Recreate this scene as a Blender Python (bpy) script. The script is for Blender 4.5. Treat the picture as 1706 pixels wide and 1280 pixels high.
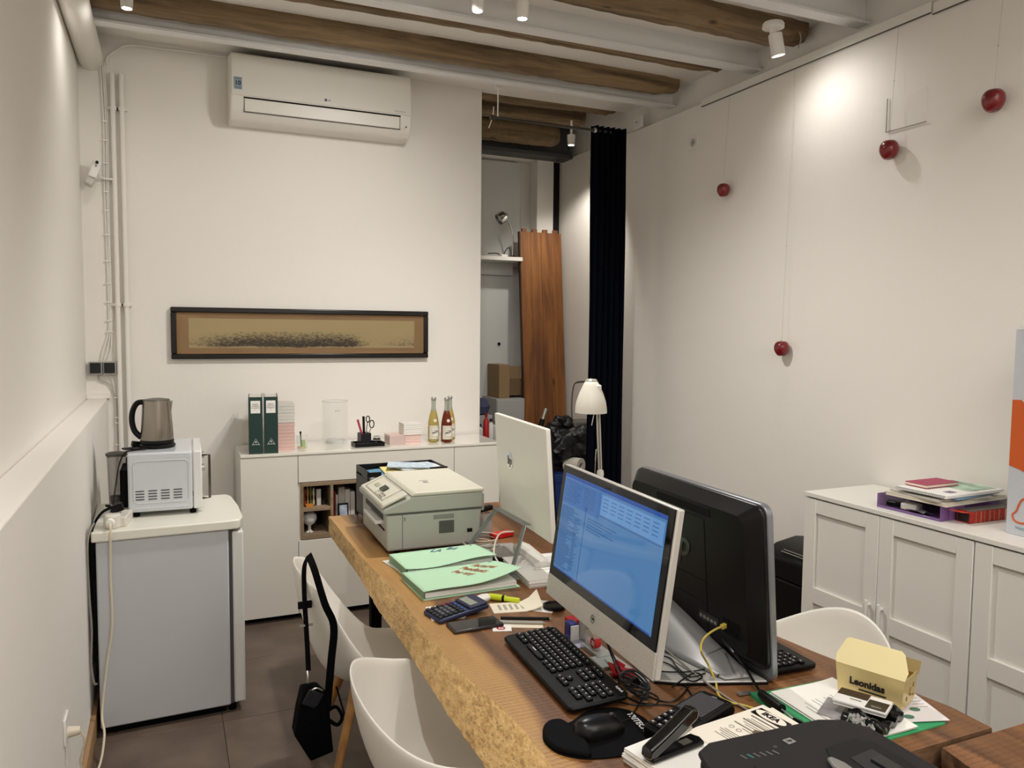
import bpy, math, random
from math import radians as R, sin, cos, pi
from mathutils import Vector, Matrix, Euler, Quaternion
random.seed(7)
for o in list(bpy.data.objects): bpy.data.objects.remove(o)
SC = bpy.context.scene
COL = SC.collection
# ------------------------------------------------------------------ camera
FPX = 1300.0
AX = ((0.91504851, -0.40322774, 0.00967549), (-0.01915287, -0.06739991, -0.99754219), (0.40288881, 0.91261418, -0.06939716))
CAMZ = 1.6315
cam = bpy.data.cameras.new('camera'); cam.sensor_width = 36; cam.lens = FPX / 1706 * 36; cam.clip_start = .05
co = bpy.data.objects.new('camera', cam); COL.objects.link(co)
r_, d_, f_ = AX
co.matrix_world = Matrix(((r_[0], -d_[0], -f_[0], 0), (r_[1], -d_[1], -f_[1], 0), (r_[2], -d_[2], -f_[2], CAMZ), (0, 0, 0, 1)))
SC.camera = co
# ------------------------------------------------------------------ colour management, world, lights
SC.view_settings.view_transform = 'Standard'; SC.view_settings.look = 'None'
SC.view_settings.gamma = 1; SC.view_settings.use_curve_mapping = False
SC.view_settings.exposure = 0.0
W = bpy.data.worlds.new('world'); SC.world = W; W.use_nodes = True
W.node_tree.nodes['Background'].inputs[0].default_value = (.9, .85, .8, 1)
W.node_tree.nodes['Background'].inputs[1].default_value = .05
def area(name, loc, aim, size, power, col=(1, .9, .78)):
    l = bpy.data.lights.new(name, 'AREA'); l.shape = 'RECTANGLE'; l.size, l.size_y = size; l.energy = power; l.color = col
    o = bpy.data.objects.new(name, l); COL.objects.link(o); o.location = loc
    o.rotation_euler = (Vector(aim) - Vector(loc)).to_track_quat('-Z', 'Y').to_euler(); return o
def spot(name, loc, aim, power, ang=110, blend=.8, rad=.03, col=(1, .9, .78)):
    l = bpy.data.lights.new(name, 'SPOT'); l.energy = power; l.spot_size = R(ang); l.spot_blend = blend; l.shadow_soft_size = rad; l.color = col
    o = bpy.data.objects.new(name, l); COL.objects.link(o); o.location = loc
    o.rotation_euler = (Vector(aim) - Vector(loc)).to_track_quat('-Z', 'Y').to_euler(); return o
LC = (1, .965, .915)
area('fill_area_light', (1.2, -.3, 3.1), (1.2, .2, 0), (2.4, 1.2), 36, LC)  # added soft ambient fill behind the camera, standing in for unseen fixtures
pl = bpy.data.lights.new('fill_point_light', 'POINT'); pl.energy = 17; pl.shadow_soft_size = .25; pl.color = LC  # added fill point behind the camera, lifts ceiling and walls; no real fixture
po = bpy.data.objects.new('fill_point_light', pl); COL.objects.link(po); po.location = (1.5, -.7, 2.35)
spot('spot_light_wall', (2.575, 2.90, 2.90), (2.93, 2.82, 2.46), 6.8, 134, 1, .024, (1, .97, .95))
spot('spot_light_wall', (2.62, 1.25, 2.9), (2.93, 1.35, 2.3), 11, 130, 1, .024, LC)
spot('spot_light_left', (1.17, 3.08, 2.92), (.65, 4.7, 1.0), 74, 128, 1, .10, LC)
spot('spot_light_right', (1.41, 3.06, 2.90), (1.6, 3.0, 0), 105, 150, 1, .035, LC)
spot('spot_light_duct', (-.15, 3.92, 3.02), (-.38, 4.05, 2.5), 5.2, 150, 1, .03, LC)
spot('spot_light_entry', (.40, .95, 2.95), (.75, 1.6, .5), 62, 140, 1, .03, LC)
spot('spot_light_alcove', (2.56, 4.88, 2.84), (2.90, 5.3, 1.9), 30, 96, .6, .03, (1, .95, .86))

# ------------------------------------------------------------------ placement helpers (photograph pixel -> point on a real plane of the room)
def ray(u, v):
    a, b = (u - 853) / FPX, (v - 640) / FPX
    return [a * AX[0][i] + b * AX[1][i] + AX[2][i] for i in range(3)]
def atz(u, v, z): r = ray(u, v); t = (z - CAMZ) / r[2]; return (r[0] * t, r[1] * t, z)
def aty(u, v, y): r = ray(u, v); t = y / r[1]; return (r[0] * t, y, CAMZ + r[2] * t)
def atx(u, v, x): r = ray(u, v); t = x / r[0]; return (x, r[1] * t, CAMZ + r[2] * t)

# ------------------------------------------------------------------ materials
MC = {}
def lin(h):
    h = h.lstrip('#'); c = [int(h[i:i + 2], 16) / 255 for i in (0, 2, 4)]
    return tuple((x / 12.92 if x <= .04045 else ((x + .055) / 1.055) ** 2.4) for x in c) + (1,)
def mat(name, col='#cccccc', rough=.5, metal=0, trans=0, ior=1.45, emit=None, es=1, noise=None, bump=0, bscale=60, coat=0, alpha=1, spec=None):
    if name in MC: return MC[name]
    m = bpy.data.materials.new(name); m.use_nodes = True; MC[name] = m
    nt = m.node_tree; b = nt.nodes['Principled BSDF']
    c = lin(col) if isinstance(col, str) else tuple(col) + (1,)
    b.inputs['Base Color'].default_value = c; b.inputs['Roughness'].default_value = rough; b.inputs['Metallic'].default_value = metal
    b.inputs['Transmission Weight'].default_value = trans; b.inputs['IOR'].default_value = ior; b.inputs['Coat Weight'].default_value = coat
    b.inputs['Alpha'].default_value = alpha
    if spec is not None: b.inputs['Specular IOR Level'].default_value = spec
    if emit: b.inputs['Emission Color'].default_value = lin(emit); b.inputs['Emission Strength'].default_value = es
    if noise or bump:
        tc = nt.nodes.new('ShaderNodeTexCoord'); n = nt.nodes.new('ShaderNodeTexNoise'); n.inputs['Scale'].default_value = (noise[1] if noise else bscale); n.inputs['Detail'].default_value = 5
        nt.links.new(tc.outputs['Object'], n.inputs['Vector'])
        if noise:
            rp = nt.nodes.new('ShaderNodeValToRGB'); k = noise[0]
            rp.color_ramp.elements[0].position = .3; rp.color_ramp.elements[1].position = .7
            rp.color_ramp.elements[0].color = tuple(x * (1 - k) for x in c[:3]) + (1,); rp.color_ramp.elements[1].color = tuple(min(1, x * (1 + k)) for x in c[:3]) + (1,)
            nt.links.new(n.outputs['Fac'], rp.inputs['Fac']); nt.links.new(rp.outputs['Color'], b.inputs['Base Color'])
        if bump:
            n2 = nt.nodes.new('ShaderNodeTexNoise'); n2.inputs['Scale'].default_value = bscale; n2.inputs['Detail'].default_value = 4
            nt.links.new(tc.outputs['Object'], n2.inputs['Vector'])
            bp = nt.nodes.new('ShaderNodeBump'); bp.inputs['Strength'].default_value = bump; bp.inputs['Distance'].default_value = .01
            nt.links.new(n2.outputs['Fac'], bp.inputs['Height']); nt.links.new(bp.outputs['Normal'], b.inputs['Normal'])
    return m
def wood(name, dark, light, axis=0, scale=6, stretch=14, rough=.6, knots=False, bump=.15, saw=None):
    if name in MC: return MC[name]
    m = bpy.data.materials.new(name); m.use_nodes = True; MC[name] = m
    nt = m.node_tree; N = nt.nodes; Lk = nt.links.new; b = N['Principled BSDF']; b.inputs['Roughness'].default_value = rough
    tc = N.new('ShaderNodeTexCoord'); mp = N.new('ShaderNodeMapping'); s = [stretch] * 3; s[axis] = 1
    mp.inputs['Scale'].default_value = s; Lk(tc.outputs['Object'], mp.inputs['Vector'])
    n = N.new('ShaderNodeTexNoise'); n.inputs['Scale'].default_value = scale / 4; n.inputs['Detail'].default_value = 7; n.inputs['Roughness'].default_value = .62; n.inputs['Distortion'].default_value = .5
    Lk(mp.outputs['Vector'], n.inputs['Vector'])
    rp = N.new('ShaderNodeValToRGB'); rp.color_ramp.elements[0].position = .34; rp.color_ramp.elements[1].position = .66
    rp.color_ramp.elements[0].color = lin(dark); rp.color_ramp.elements[1].color = lin(light)
    Lk(n.outputs['Fac'], rp.inputs['Fac']); out = rp.outputs['Color']
    if knots:
        v = N.new('ShaderNodeTexVoronoi'); v.inputs['Scale'].default_value = 3.2
        mp2 = N.new('ShaderNodeMapping'); s2 = [2.6] * 3; s2[axis] = 1; mp2.inputs['Scale'].default_value = s2; Lk(tc.outputs['Object'], mp2.inputs['Vector']); Lk(mp2.outputs['Vector'], v.inputs['Vector'])
        r2 = N.new('ShaderNodeValToRGB'); r2.color_ramp.elements[0].position = .03; r2.color_ramp.elements[1].position = .12
        r2.color_ramp.elements[0].color = (.25, .2, .15, 1); r2.color_ramp.elements[1].color = (1, 1, 1, 1); Lk(v.outputs['Distance'], r2.inputs['Fac'])
        mx = N.new('ShaderNodeMix'); mx.data_type = 'RGBA'; mx.blend_type = 'MULTIPLY'; mx.inputs[0].default_value = 1
        Lk(out, mx.inputs[6]); Lk(r2.outputs['Color'], mx.inputs[7]); out = mx.outputs[2]
    Lk(out, b.inputs['Base Color'])
    bp = N.new('ShaderNodeBump'); bp.inputs['Strength'].default_value = bump; bp.inputs['Distance'].default_value = .01; Lk(n.outputs['Fac'], bp.inputs['Height']); Lk(bp.outputs['Normal'], b.inputs['Normal'])
    return m
def desk_top_mat():
    m = bpy.data.materials.new('desk_top_wood'); m.use_nodes = True; nt = m.node_tree; N = nt.nodes; Lk = nt.links.new; b = N['Principled BSDF']
    b.inputs['Roughness'].default_value = .42
    tc = N.new('ShaderNodeTexCoord')
    mp = N.new('ShaderNodeMapping'); mp.inputs['Scale'].default_value = (9, .9, 4); Lk(tc.outputs['Object'], mp.inputs['Vector'])
    n = N.new('ShaderNodeTexNoise'); n.inputs['Scale'].default_value = 1.3; n.inputs['Detail'].default_value = 8; n.inputs['Roughness'].default_value = .6; n.inputs['Distortion'].default_value = .8; Lk(mp.outputs['Vector'], n.inputs['Vector'])
    rp = N.new('ShaderNodeValToRGB'); e = rp.color_ramp.elements; e[0].position = .3; e[0].color = lin('#4a2f1b'); e[1].position = .72; e[1].color = lin('#a27148'); k = e.new(.52); k.color = lin('#7d5431')
    Lk(n.outputs['Fac'], rp.inputs['Fac'])
    # sapwood band along the left (live) edge, wavering boundary
    sx = N.new('ShaderNodeSeparateXYZ'); Lk(tc.outputs['Object'], sx.inputs[0])
    n2 = N.new('ShaderNodeTexNoise'); n2.inputs['Scale'].default_value = 2.2; Lk(tc.outputs['Object'], n2.inputs['Vector'])
    ad = N.new('ShaderNodeMath'); ad.operation = 'MULTIPLY_ADD'; ad.inputs[1].default_value = .14; Lk(n2.outputs['Fac'], ad.inputs[0]); Lk(sx.outputs['X'], ad.inputs[2])
    mr = N.new('ShaderNodeMapRange'); mr.inputs['From Min'].default_value = .815; mr.inputs['From Max'].default_value = .838; Lk(ad.outputs[0], mr.inputs['Value'])
    mx = N.new('ShaderNodeMix'); mx.data_type = 'RGBA'; Lk(mr.outputs[0], mx.inputs[0])
    r2 = N.new('ShaderNodeValToRGB'); r2.color_ramp.elements[0].color = lin('#99703e'); r2.color_ramp.elements[1].color = lin('#c3985c'); Lk(n.outputs['Fac'], r2.inputs['Fac'])
    Lk(r2.outputs['Color'], mx.inputs[6]); Lk(rp.outputs['Color'], mx.inputs[7])
    # darker growth line where sapwood meets heartwood
    br = N.new('ShaderNodeValToRGB'); be = br.color_ramp.elements; be[0].position = 0; be[0].color = (1, 1, 1, 1); be[1].position = 1; be[1].color = (1, 1, 1, 1)
    for p_, v_ in ((.30, 1), (.42, .58), (.62, .66), (.9, 1)): q_ = be.new(p_); q_.color = (v_, v_ * .95, v_ * .9, 1)
    bm_ = N.new('ShaderNodeMapRange'); bm_.inputs['From Min'].default_value = .79; bm_.inputs['From Max'].default_value = .93; Lk(ad.outputs[0], bm_.inputs['Value']); Lk(bm_.outputs[0], br.inputs['Fac'])
    mb = N.new('ShaderNodeMix'); mb.data_type = 'RGBA'; mb.blend_type = 'MULTIPLY'; mb.inputs[0].default_value = .8; Lk(mx.outputs[2], mb.inputs[6]); Lk(br.outputs['Color'], mb.inputs[7])
    # saw marks across the slab
    wv = N.new('ShaderNodeTexWave'); wv.bands_direction = 'Y'; wv.inputs['Scale'].default_value = 21; wv.inputs['Distortion'].default_value = 3.0; wv.inputs['Detail'].default_value = 5; wv.inputs['Detail Scale'].default_value = 5; Lk(tc.outputs['Object'], wv.inputs['Vector'])
    n3 = N.new('ShaderNodeTexNoise'); n3.inputs['Scale'].default_value = 7; Lk(tc.outputs['Object'], n3.inputs['Vector'])
    r3 = N.new('ShaderNodeValToRGB'); r3.color_ramp.elements[0].position = .05; r3.color_ramp.elements[0].color = (.72, .66, .6, 1); r3.color_ramp.elements[1].position = .22; r3.color_ramp.elements[1].color = (1, 1, 1, 1); Lk(wv.outputs['Fac'], r3.inputs['Fac'])
    m2 = N.new('ShaderNodeMix'); m2.data_type = 'RGBA'; m2.blend_type = 'MULTIPLY'; mq = N.new('ShaderNodeMapRange'); mq.inputs['From Min'].default_value = .42; mq.inputs['From Max'].default_value = .64; n3.inputs['Detail'].default_value = 5; Lk(n3.outputs['Fac'], mq.inputs['Value']); Lk(mq.outputs[0], m2.inputs[0]); Lk(mb.outputs[2], m2.inputs[6]); Lk(r3.outputs['Color'], m2.inputs[7])
    Lk(m2.outputs[2], b.inputs['Base Color'])
    bp = N.new('ShaderNodeBump'); bp.inputs['Strength'].default_value = .1; bp.inputs['Distance'].default_value = .003; Lk(wv.outputs['Fac'], bp.inputs['Height']); Lk(bp.outputs['Normal'], b.inputs['Normal'])
    return m
def bark_mat():
    m = bpy.data.materials.new('live_edge_wood'); m.use_nodes = True; nt = m.node_tree; N = nt.nodes; Lk = nt.links.new; b = N['Principled BSDF']
    b.inputs['Roughness'].default_value = .6
    tc = N.new('ShaderNodeTexCoord')
    mp = N.new('ShaderNodeMapping'); mp.inputs['Scale'].default_value = (1, .55, 1.1); Lk(tc.outputs['Object'], mp.inputs['Vector'])
    n = N.new('ShaderNodeTexNoise'); n.inputs['Scale'].default_value = 45; n.inputs['Detail'].default_value = 8; n.inputs['Roughness'].default_value = .7; Lk(mp.outputs['Vector'], n.inputs['Vector'])
    n2 = N.new('ShaderNodeTexNoise'); n2.inputs['Scale'].default_value = 120; n2.inputs['Detail'].default_value = 5; Lk(mp.outputs['Vector'], n2.inputs['Vector'])
    big = N.new('ShaderNodeTexNoise'); big.inputs['Scale'].default_value = 2.6; big.inputs['Detail'].default_value = 2; Lk(tc.outputs['Object'], big.inputs['Vector'])
    rp = N.new('ShaderNodeValToRGB'); e = rp.color_ramp.elements; e[0].position = .3; e[0].color = lin('#a87f49'); e[1].position = .6; e[1].color = lin('#e3bd80'); Lk(n.outputs['Fac'], rp.inputs['Fac'])
    add = N.new('ShaderNodeMath'); add.operation = 'MULTIPLY_ADD'; add.inputs[1].default_value = .9; Lk(big.outputs['Fac'], add.inputs[0]); Lk(n2.outputs['Fac'], add.inputs[2])
    r2 = N.new('ShaderNodeValToRGB'); r2.color_ramp.elements[0].position = .74; r2.color_ramp.elements[0].color = (.38, .32, .25, 1); r2.color_ramp.elements[1].position = .86; r2.color_ramp.elements[1].color = (1, 1, 1, 1); Lk(add.outputs[0], r2.inputs['Fac'])
    m2 = N.new('ShaderNodeMix'); m2.data_type = 'RGBA'; m2.blend_type = 'MULTIPLY'; m2.inputs[0].default_value = .5; Lk(rp.outputs['Color'], m2.inputs[6]); Lk(r2.outputs['Color'], m2.inputs[7]); Lk(m2.outputs[2], b.inputs['Base Color'])
    bp = N.new('ShaderNodeBump'); bp.inputs['Strength'].default_value = .7; bp.inputs['Distance'].default_value = .006; Lk(n2.outputs['Fac'], bp.inputs['Height']); Lk(bp.outputs['Normal'], b.inputs['Normal'])
    return m
paint = mat('wall_paint', '#f0ece5', .75, bump=.12, bscale=18)
paint_c = mat('ceiling_paint', '#f1ede6', .85, bump=.3, bscale=9)
white_steel = mat('painted_steel', '#e9e8e6', .45)
beamwood = wood('old_beam_wood', '#54422f', '#9b8260', 0, 5, 12, .8, True, .5)
pinewood = wood('varnished_pine', '#5a3217', '#96602f', 2, 5, 10, .45, True, .1)
cabgrey = mat('cabinet_paint', '#e9e6df', .4)
gloss = mat('gloss_white', '#eeeae0', .12, coat=.5)
oak = wood('shelf_oak', '#7f6a52', '#9f8a70', 0, 8, 10, .55)
legwood = wood('chair_leg_wood', '#9a6a38', '#c8965a', 2, 8, 8, .5)
chairw = mat('chair_plastic', '#efece4', .28)
black = mat('black_plastic', '#08080a', .35, spec=.3)
blackm = mat('matte_black', '#08080a', .8, spec=.12)
fabricb = mat('black_fabric', '#050507', .9, bump=.3, bscale=200, spec=.1)
dgrey = mat('dark_grey_plastic', '#2b2a2b', .5)
grey = mat('grey_plastic', '#8d8b86', .45)
silver = mat('brushed_silver', '#b9b6b0', .35, .85)
chrome = mat('chrome', '#cfcfcf', .12, 1)
white = mat('white_plastic', '#efece6', .35)
paper = mat('paper_white', '#f3f1ec', .8)
papery = mat('paper_cream', '#e9e0cb', .8)
ink = mat('print_ink', '#3a3a3c', .8)
inkg = mat('grey_ink', '#8a8a8c', .8)
redm = mat('red_plastic', '#b5121b', .35)
greenf = None
greend = mat('green_card', '#3fa36c', .6)
gold = mat('gold_card', '#ddc88e', .34, .35)
fridge_shaded = mat('fridge_shaded_white', '#c3c5c9', .4)  # white greyed down: shade on the camera-facing side is in the colour
def glass(name, col='#ffffff', rough=.02, ior=1.45): return mat(name, col, rough, 0, 1, ior)
clear = mat('clear_acrylic', '#e8ebe8', .03, alpha=.07, coat=1)

# ------------------------------------------------------------------ mesh builder
def rotm(e): return Euler(e).to_matrix()
class MB:
    def __init__(s): s.v = []; s.f = []; s.mi = []
    def add(s, vs, fs, mi=0):
        k = len(s.v); s.v += [tuple(x) for x in vs]; s.f += [tuple(i + k for i in f) for f in fs]; s.mi += [mi] * len(fs); return s
    def box(s, a, b, mi=0):
        x0, y0, z0 = a; x1, y1, z1 = b
        return s.add([(x0, y0, z0), (x1, y0, z0), (x1, y1, z0), (x0, y1, z0), (x0, y0, z1), (x1, y0, z1), (x1, y1, z1), (x0, y1, z1)],
                     [(0, 3, 2, 1), (4, 5, 6, 7), (0, 1, 5, 4), (1, 2, 6, 5), (2, 3, 7, 6), (3, 0, 4, 7)], mi)
    def obox(s, c, size, rot=(0, 0, 0), mi=0):
        m = rotm(rot); h = [x / 2 for x in size]; vs = []
        for z in (-1, 1):
            for x, y in ((-1, -1), (1, -1), (1, 1), (-1, 1)): vs.append(Vector(c) + m @ Vector((x * h[0], y * h[1], z * h[2])))
        return s.add(vs, [(0, 3, 2, 1), (4, 5, 6, 7), (0, 1, 5, 4), (1, 2, 6, 5), (2, 3, 7, 6), (3, 0, 4, 7)], mi)
    def prism(s, poly, z0, z1, axis='z', mi=0):
        n = len(poly)
        def P(p, h): return {'z': (p[0], p[1], h), 'x': (h, p[0], p[1]), 'y': (p[0], h, p[1])}[axis]
        vs = [P(p, z0) for p in poly] + [P(p, z1) for p in poly]
        return s.add(vs, [tuple(range(n))[::-1], tuple(range(n, 2 * n))] + [(i, (i + 1) % n, n + (i + 1) % n, n + i) for i in range(n)], mi)
    def cyl(s, p0, p1, r0, r1=None, n=16, mi=0):
        r1 = r0 if r1 is None else r1; p0, p1 = Vector(p0), Vector(p1); d = (p1 - p0).normalized(); q = d.to_track_quat('Z', 'Y')
        vs = [p + q @ Vector((cos(2 * pi * i / n) * r, sin(2 * pi * i / n) * r, 0)) for p, r in ((p0, r0), (p1, r1)) for i in range(n)]
        return s.add(vs, [tuple(range(n))[::-1], tuple(range(n, 2 * n))] + [(i, (i + 1) % n, n + (i + 1) % n, n + i) for i in range(n)], mi)
    def tube(s, pts, r, n=8, mi=0, smooth=True, rz=None):
        pts = [Vector(p) for p in pts]
        if smooth and len(pts) > 2:
            q = []
            for i in range(len(pts) - 1):
                p0 = pts[max(i - 1, 0)]; p1 = pts[i]; p2 = pts[i + 1]; p3 = pts[min(i + 2, len(pts) - 1)]
                for k in range(5):
                    t = k / 5; q.append(.5 * ((2 * p1) + (p2 - p0) * t + (2 * p0 - 5 * p1 + 4 * p2 - p3) * t * t + (3 * p1 - p0 - 3 * p2 + p3) * t ** 3))
            q.append(pts[-1]); pts = q
        vs = []; up = None; m = len(pts)
        for i, p in enumerate(pts):
            d = (pts[min(i + 1, m - 1)] - pts[max(i - 1, 0)])
            if d.length < 1e-9: d = Vector((0, 0, 1))
            d.normalize()
            if up is None: up = d.orthogonal().normalized()
            up = (up - d * up.dot(d)); up = up.normalized() if up.length > 1e-6 else d.orthogonal().normalized(); sd = d.cross(up)
            for k in range(n):
                a = 2 * pi * k / n; vs.append(p + up * cos(a) * r + sd * sin(a) * (rz or r))
        fs = [(i * n + k, i * n + (k + 1) % n, (i + 1) * n + (k + 1) % n, (i + 1) * n + k) for i in range(m - 1) for k in range(n)]
        fs += [tuple(range(n))[::-1], tuple(range((m - 1) * n, m * n))]
        return s.add(vs, fs, mi)
    def lathe(s, prof, c=(0, 0, 0), n=24, mi=0, rot=None, cap=True):
        q = rotm(rot) if rot else Matrix.Identity(3)
        vs = [Vector(c) + q @ Vector((r * cos(2 * pi * k / n), r * sin(2 * pi * k / n), z)) for r, z in prof for k in range(n)]
        m = len(prof); fs = [(i * n + k, i * n + (k + 1) % n, (i + 1) * n + (k + 1) % n, (i + 1) * n + k) for i in range(m - 1) for k in range(n)]
        if cap:
            if prof[0][0] > 1e-4: fs.append(tuple(range(n))[::-1])
            if prof[-1][0] > 1e-4: fs.append(tuple(range((m - 1) * n, m * n)))
        return s.add(vs, fs, mi)
    def sheet(s, fn, nu, nv, th=.0006, mi=0):
        a = [[Vector(fn(i / nu, j / nv)) for j in range(nv + 1)] for i in range(nu + 1)]
        vs = [p for r in a for p in r] + [p - Vector((0, 0, th)) for r in a for p in r]; k = (nu + 1) * (nv + 1)
        I = lambda i, j: i * (nv + 1) + j
        fs = []
        for i in range(nu):
            for j in range(nv):
                q = (I(i, j), I(i + 1, j), I(i + 1, j + 1), I(i, j + 1)); fs.append(q); fs.append(tuple(x + k for x in q[::-1]))
        for i in range(nu): fs.append((I(i, 0), k + I(i, 0), k + I(i + 1, 0), I(i + 1, 0))); fs.append((I(i, nv), I(i + 1, nv), k + I(i + 1, nv), k + I(i, nv)))
        for j in range(nv): fs.append((I(0, j), I(0, j + 1), k + I(0, j + 1), k + I(0, j))); fs.append((I(nu, j), k + I(nu, j), k + I(nu, j + 1), I(nu, j + 1)))
        return s.add(vs, fs, mi)
    def build(s, name, m, parent=None, bevel=0, seg=2, smooth=True, ang=35, sub=0, kind=None, loc=None, rot=None, label=None):
        me = bpy.data.meshes.new(name); me.from_pydata(s.v, [], s.f)
        for mm in (m if isinstance(m, (list, tuple)) else [m]): me.materials.append(mm)
        for p, i in zip(me.polygons, s.mi): p.material_index = i
        import bmesh
        bm = bmesh.new(); bm.from_mesh(me); bmesh.ops.recalc_face_normals(bm, faces=bm.faces); bm.to_mesh(me); bm.free()
        if smooth:
            me.polygons.foreach_set('use_smooth', [True] * len(me.polygons)); me.set_sharp_from_angle(angle=R(ang))
        me.update()
        o = bpy.data.objects.new(name, me); COL.objects.link(o)
        if parent: o.parent = parent
        if loc: o.location = loc
        if rot: o.rotation_euler = rot
        if bevel:
            b = o.modifiers.new('bevel', 'BEVEL'); b.width = bevel; b.segments = seg; b.limit_method = 'ANGLE'; b.angle_limit = R(40)
        if sub:
            q = o.modifiers.new('sub', 'SUBSURF'); q.levels = sub; q.render_levels = sub
        if kind: o['kind'] = kind
        if label: o['label'] = label
        return o
def tag(o, label, cat, group=None):
    o['label'] = label; o['category'] = cat
    if group: o['group'] = group
    return o
def thing(name, label, cat, loc=(0, 0, 0), rz=0, group=None, rot=None):
    o = bpy.data.objects.new(name, None); o.empty_display_size = .05; COL.objects.link(o); o.location = loc
    o.rotation_euler = rot if rot else (0, 0, R(rz)); return tag(o, label, cat, group)
def struct(o): o['kind'] = 'structure'; return o
def text(s, size, m, parent=None, loc=(0, 0, 0), rot=(0, 0, 0), name='lettering', ext=.0003, align='CENTER', bold=0, shear=0, sx=1):
    c = bpy.data.curves.new(name, 'FONT'); c.body = s; c.size = size; c.extrude = ext; c.align_x = align; c.align_y = 'CENTER'; c.offset = bold; c.shear = shear
    c.resolution_u = 3
    t = bpy.data.objects.new('tmp', c); COL.objects.link(t)
    bpy.context.view_layer.update()
    me = bpy.data.meshes.new_from_object(t.evaluated_get(bpy.context.evaluated_depsgraph_get())); me.name = name
    bpy.data.objects.remove(t); me.materials.clear(); me.materials.append(m)
    o = bpy.data.objects.new(name, me); COL.objects.link(o)
    if parent: o.parent = parent
    o.location = loc; o.rotation_euler = rot; o.scale = (sx, 1, 1)
    return o
def copy_tree(o, **kw):
    c = o.copy(); COL.objects.link(c)
    for ch in list(o.children):
        d = ch.copy(); COL.objects.link(d); d.parent = c
        for g in list(ch.children):
            e = g.copy(); COL.objects.link(e); e.parent = d
    return c
PI2 = pi / 2
FACE = (PI2, 0, 0)       # lettering on a surface that faces -y
LEFT = (PI2, 0, -PI2)    # lettering on a surface that faces -x

# ================================================================== THE ROOM
XL, XR, YB, YF, ZC = -.405, 2.93, 4.78, -1.6, 3.17
fl = MB().box((-.8, YF - .2, -.1), (3.4, 6.1, -.004)).build('floor', mat('floor_grout', '#574a3f', .8), smooth=False); struct(fl)
def floor_mat():
    m = mat('floor_tile', '#64554a', .42, noise=(.3, 4.5), bump=.15, bscale=12); return m
tm = floor_mat(); tme = None
for i in range(6):
    for j in range(13):
        x0 = -.42 + i * .6 + (0 if j % 2 else .0); y0 = -1.6 + j * .6
        if tme is None:
            o = MB().box((.0015, .0015, -.01), (.5985, .5985, 0)).build('tile', tm, fl, bevel=.0008, seg=1); tme = o
        else: o = tme.copy(); COL.objects.link(o)
        o.location = (x0, y0 + .14, 0)
# walls
struct(MB().box((XL - .25, YF, 0), (XL, YB, ZC)).build('wall_left', paint, smooth=False))
struct(MB().box((XL, YF, 0), (-.305, YB, 1.237)).build('wall_left_ledge', paint, bevel=.006))
struct(MB().box((XL - .25, YB, 0), (1.88, YB + .06, ZC + .14)).build('wall_back', paint, bevel=.003))
struct(MB().box((XL - .25, YF - .15, 0), (3.2, YF, ZC)).build('wall_front', paint, smooth=False))
wr = struct(MB().box((XR, YF, 0), (3.0, 5.78, 2.985)).build('wall_right', paint, bevel=.003))
struct(MB().box((3.0, YF, 0), (3.2, 6.1, ZC + .16)).build('wall_right_upper', paint, smooth=False))
# alcove behind the curtain
al = MB(); al.box((1.7, 5.84, 0), (3.0, 6.0, ZC + .14))
ab = struct(al.build('wall_alcove_back', mat('alcove_paint', '#dedbd2', .8), smooth=False))
struct(MB().box((1.70, YB + .06, 0), (1.76, 5.84, ZC + .14)).build('wall_alcove_left', paint, smooth=False))
m = MB(); m.box((1.76, 5.66, 2.98), (2.93, 5.84, 3.05)); m.box((2.72, 5.70, 0), (2.865, 5.84, 2.99)); m.box((1.76, 5.66, 2.985), (2.93, 5.84, ZC))
struct(m.build('trim_alcove_frame', paint, bevel=.003))
struct(MB().box((2.867, 5.72, 0), (2.928, 5.83, 2.98)).build('trim_dark_gap', mat('gap_dark', '#151210', .9), smooth=False))
dr = struct(MB().box((1.8, 5.80, 2.13), (2.62, 5.83, 2.965)).build('door_1', mat('door_panel', '#c9cac6', .5), bevel=.004))
d2 = struct(MB().box((1.8, 5.80, 0), (2.72, 5.83, 2.07)).build('door_2', mat('door_panel', '#c9cac6', .5), bevel=.004))
MB().cyl((2.441, 5.79, 1.517), (2.441, 5.80, 1.517), .012).build('keyhole', blackm, d2)
# baseboard
bb = struct(MB().box((-.305, YF, 0), (-.287, 3.9, .095)).build('baseboard_left', wood('baseboard_wood', '#8a6a48', '#b08d66', 1, 5, 10), bevel=.003))
# ceiling: plaster + timber and steel joists
ce = struct(MB().box((-.8, YF - .2, ZC), (3.3, 4.84, ZC + .1)).box((1.5, 4.84, ZC + .14), (3.3, 6.1, ZC + .2)).build('ceiling', paint_c, smooth=False))
def timber(x0, x1, y, z, w=.13, h=.16, seed=0, end=True):
    rnd = random.Random(seed); m = MB(); n = 56; ring = 12; vs = []
    for i in range(n + 1):
        t = i / n; x = x0 + (x1 - x0) * t; k = 1 if i < n - 1 or not end else .82
        cy = y + .008 * sin(t * 6 + seed); cz = z + h / 2 + .006 * sin(t * 5 + seed * 2)
        for j in range(ring):
            a = 2 * pi * j / ring; c, s_ = cos(a), sin(a)
            rr = (abs(c) ** 5 + abs(s_) ** 5) ** (-1 / 5)
            q = 1 + rnd.uniform(-.05, .05) * (1.6 if s_ > .2 else .7)
            vs.append((x, cy + c * rr * w / 2 * q * k, cz + s_ * rr * h / 2 * q * k))
    fs = [(i * ring + j, i * ring + (j + 1) % ring, (i + 1) * ring + (j + 1) % ring, (i + 1) * ring + j) for i in range(n) for j in range(ring)]
    fs += [tuple(range(ring))[::-1], tuple(range(n * ring, n * ring + ring))]
    m.add(vs, fs); return m.build('wooden_beam', beamwood, ce, ang=50)
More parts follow.
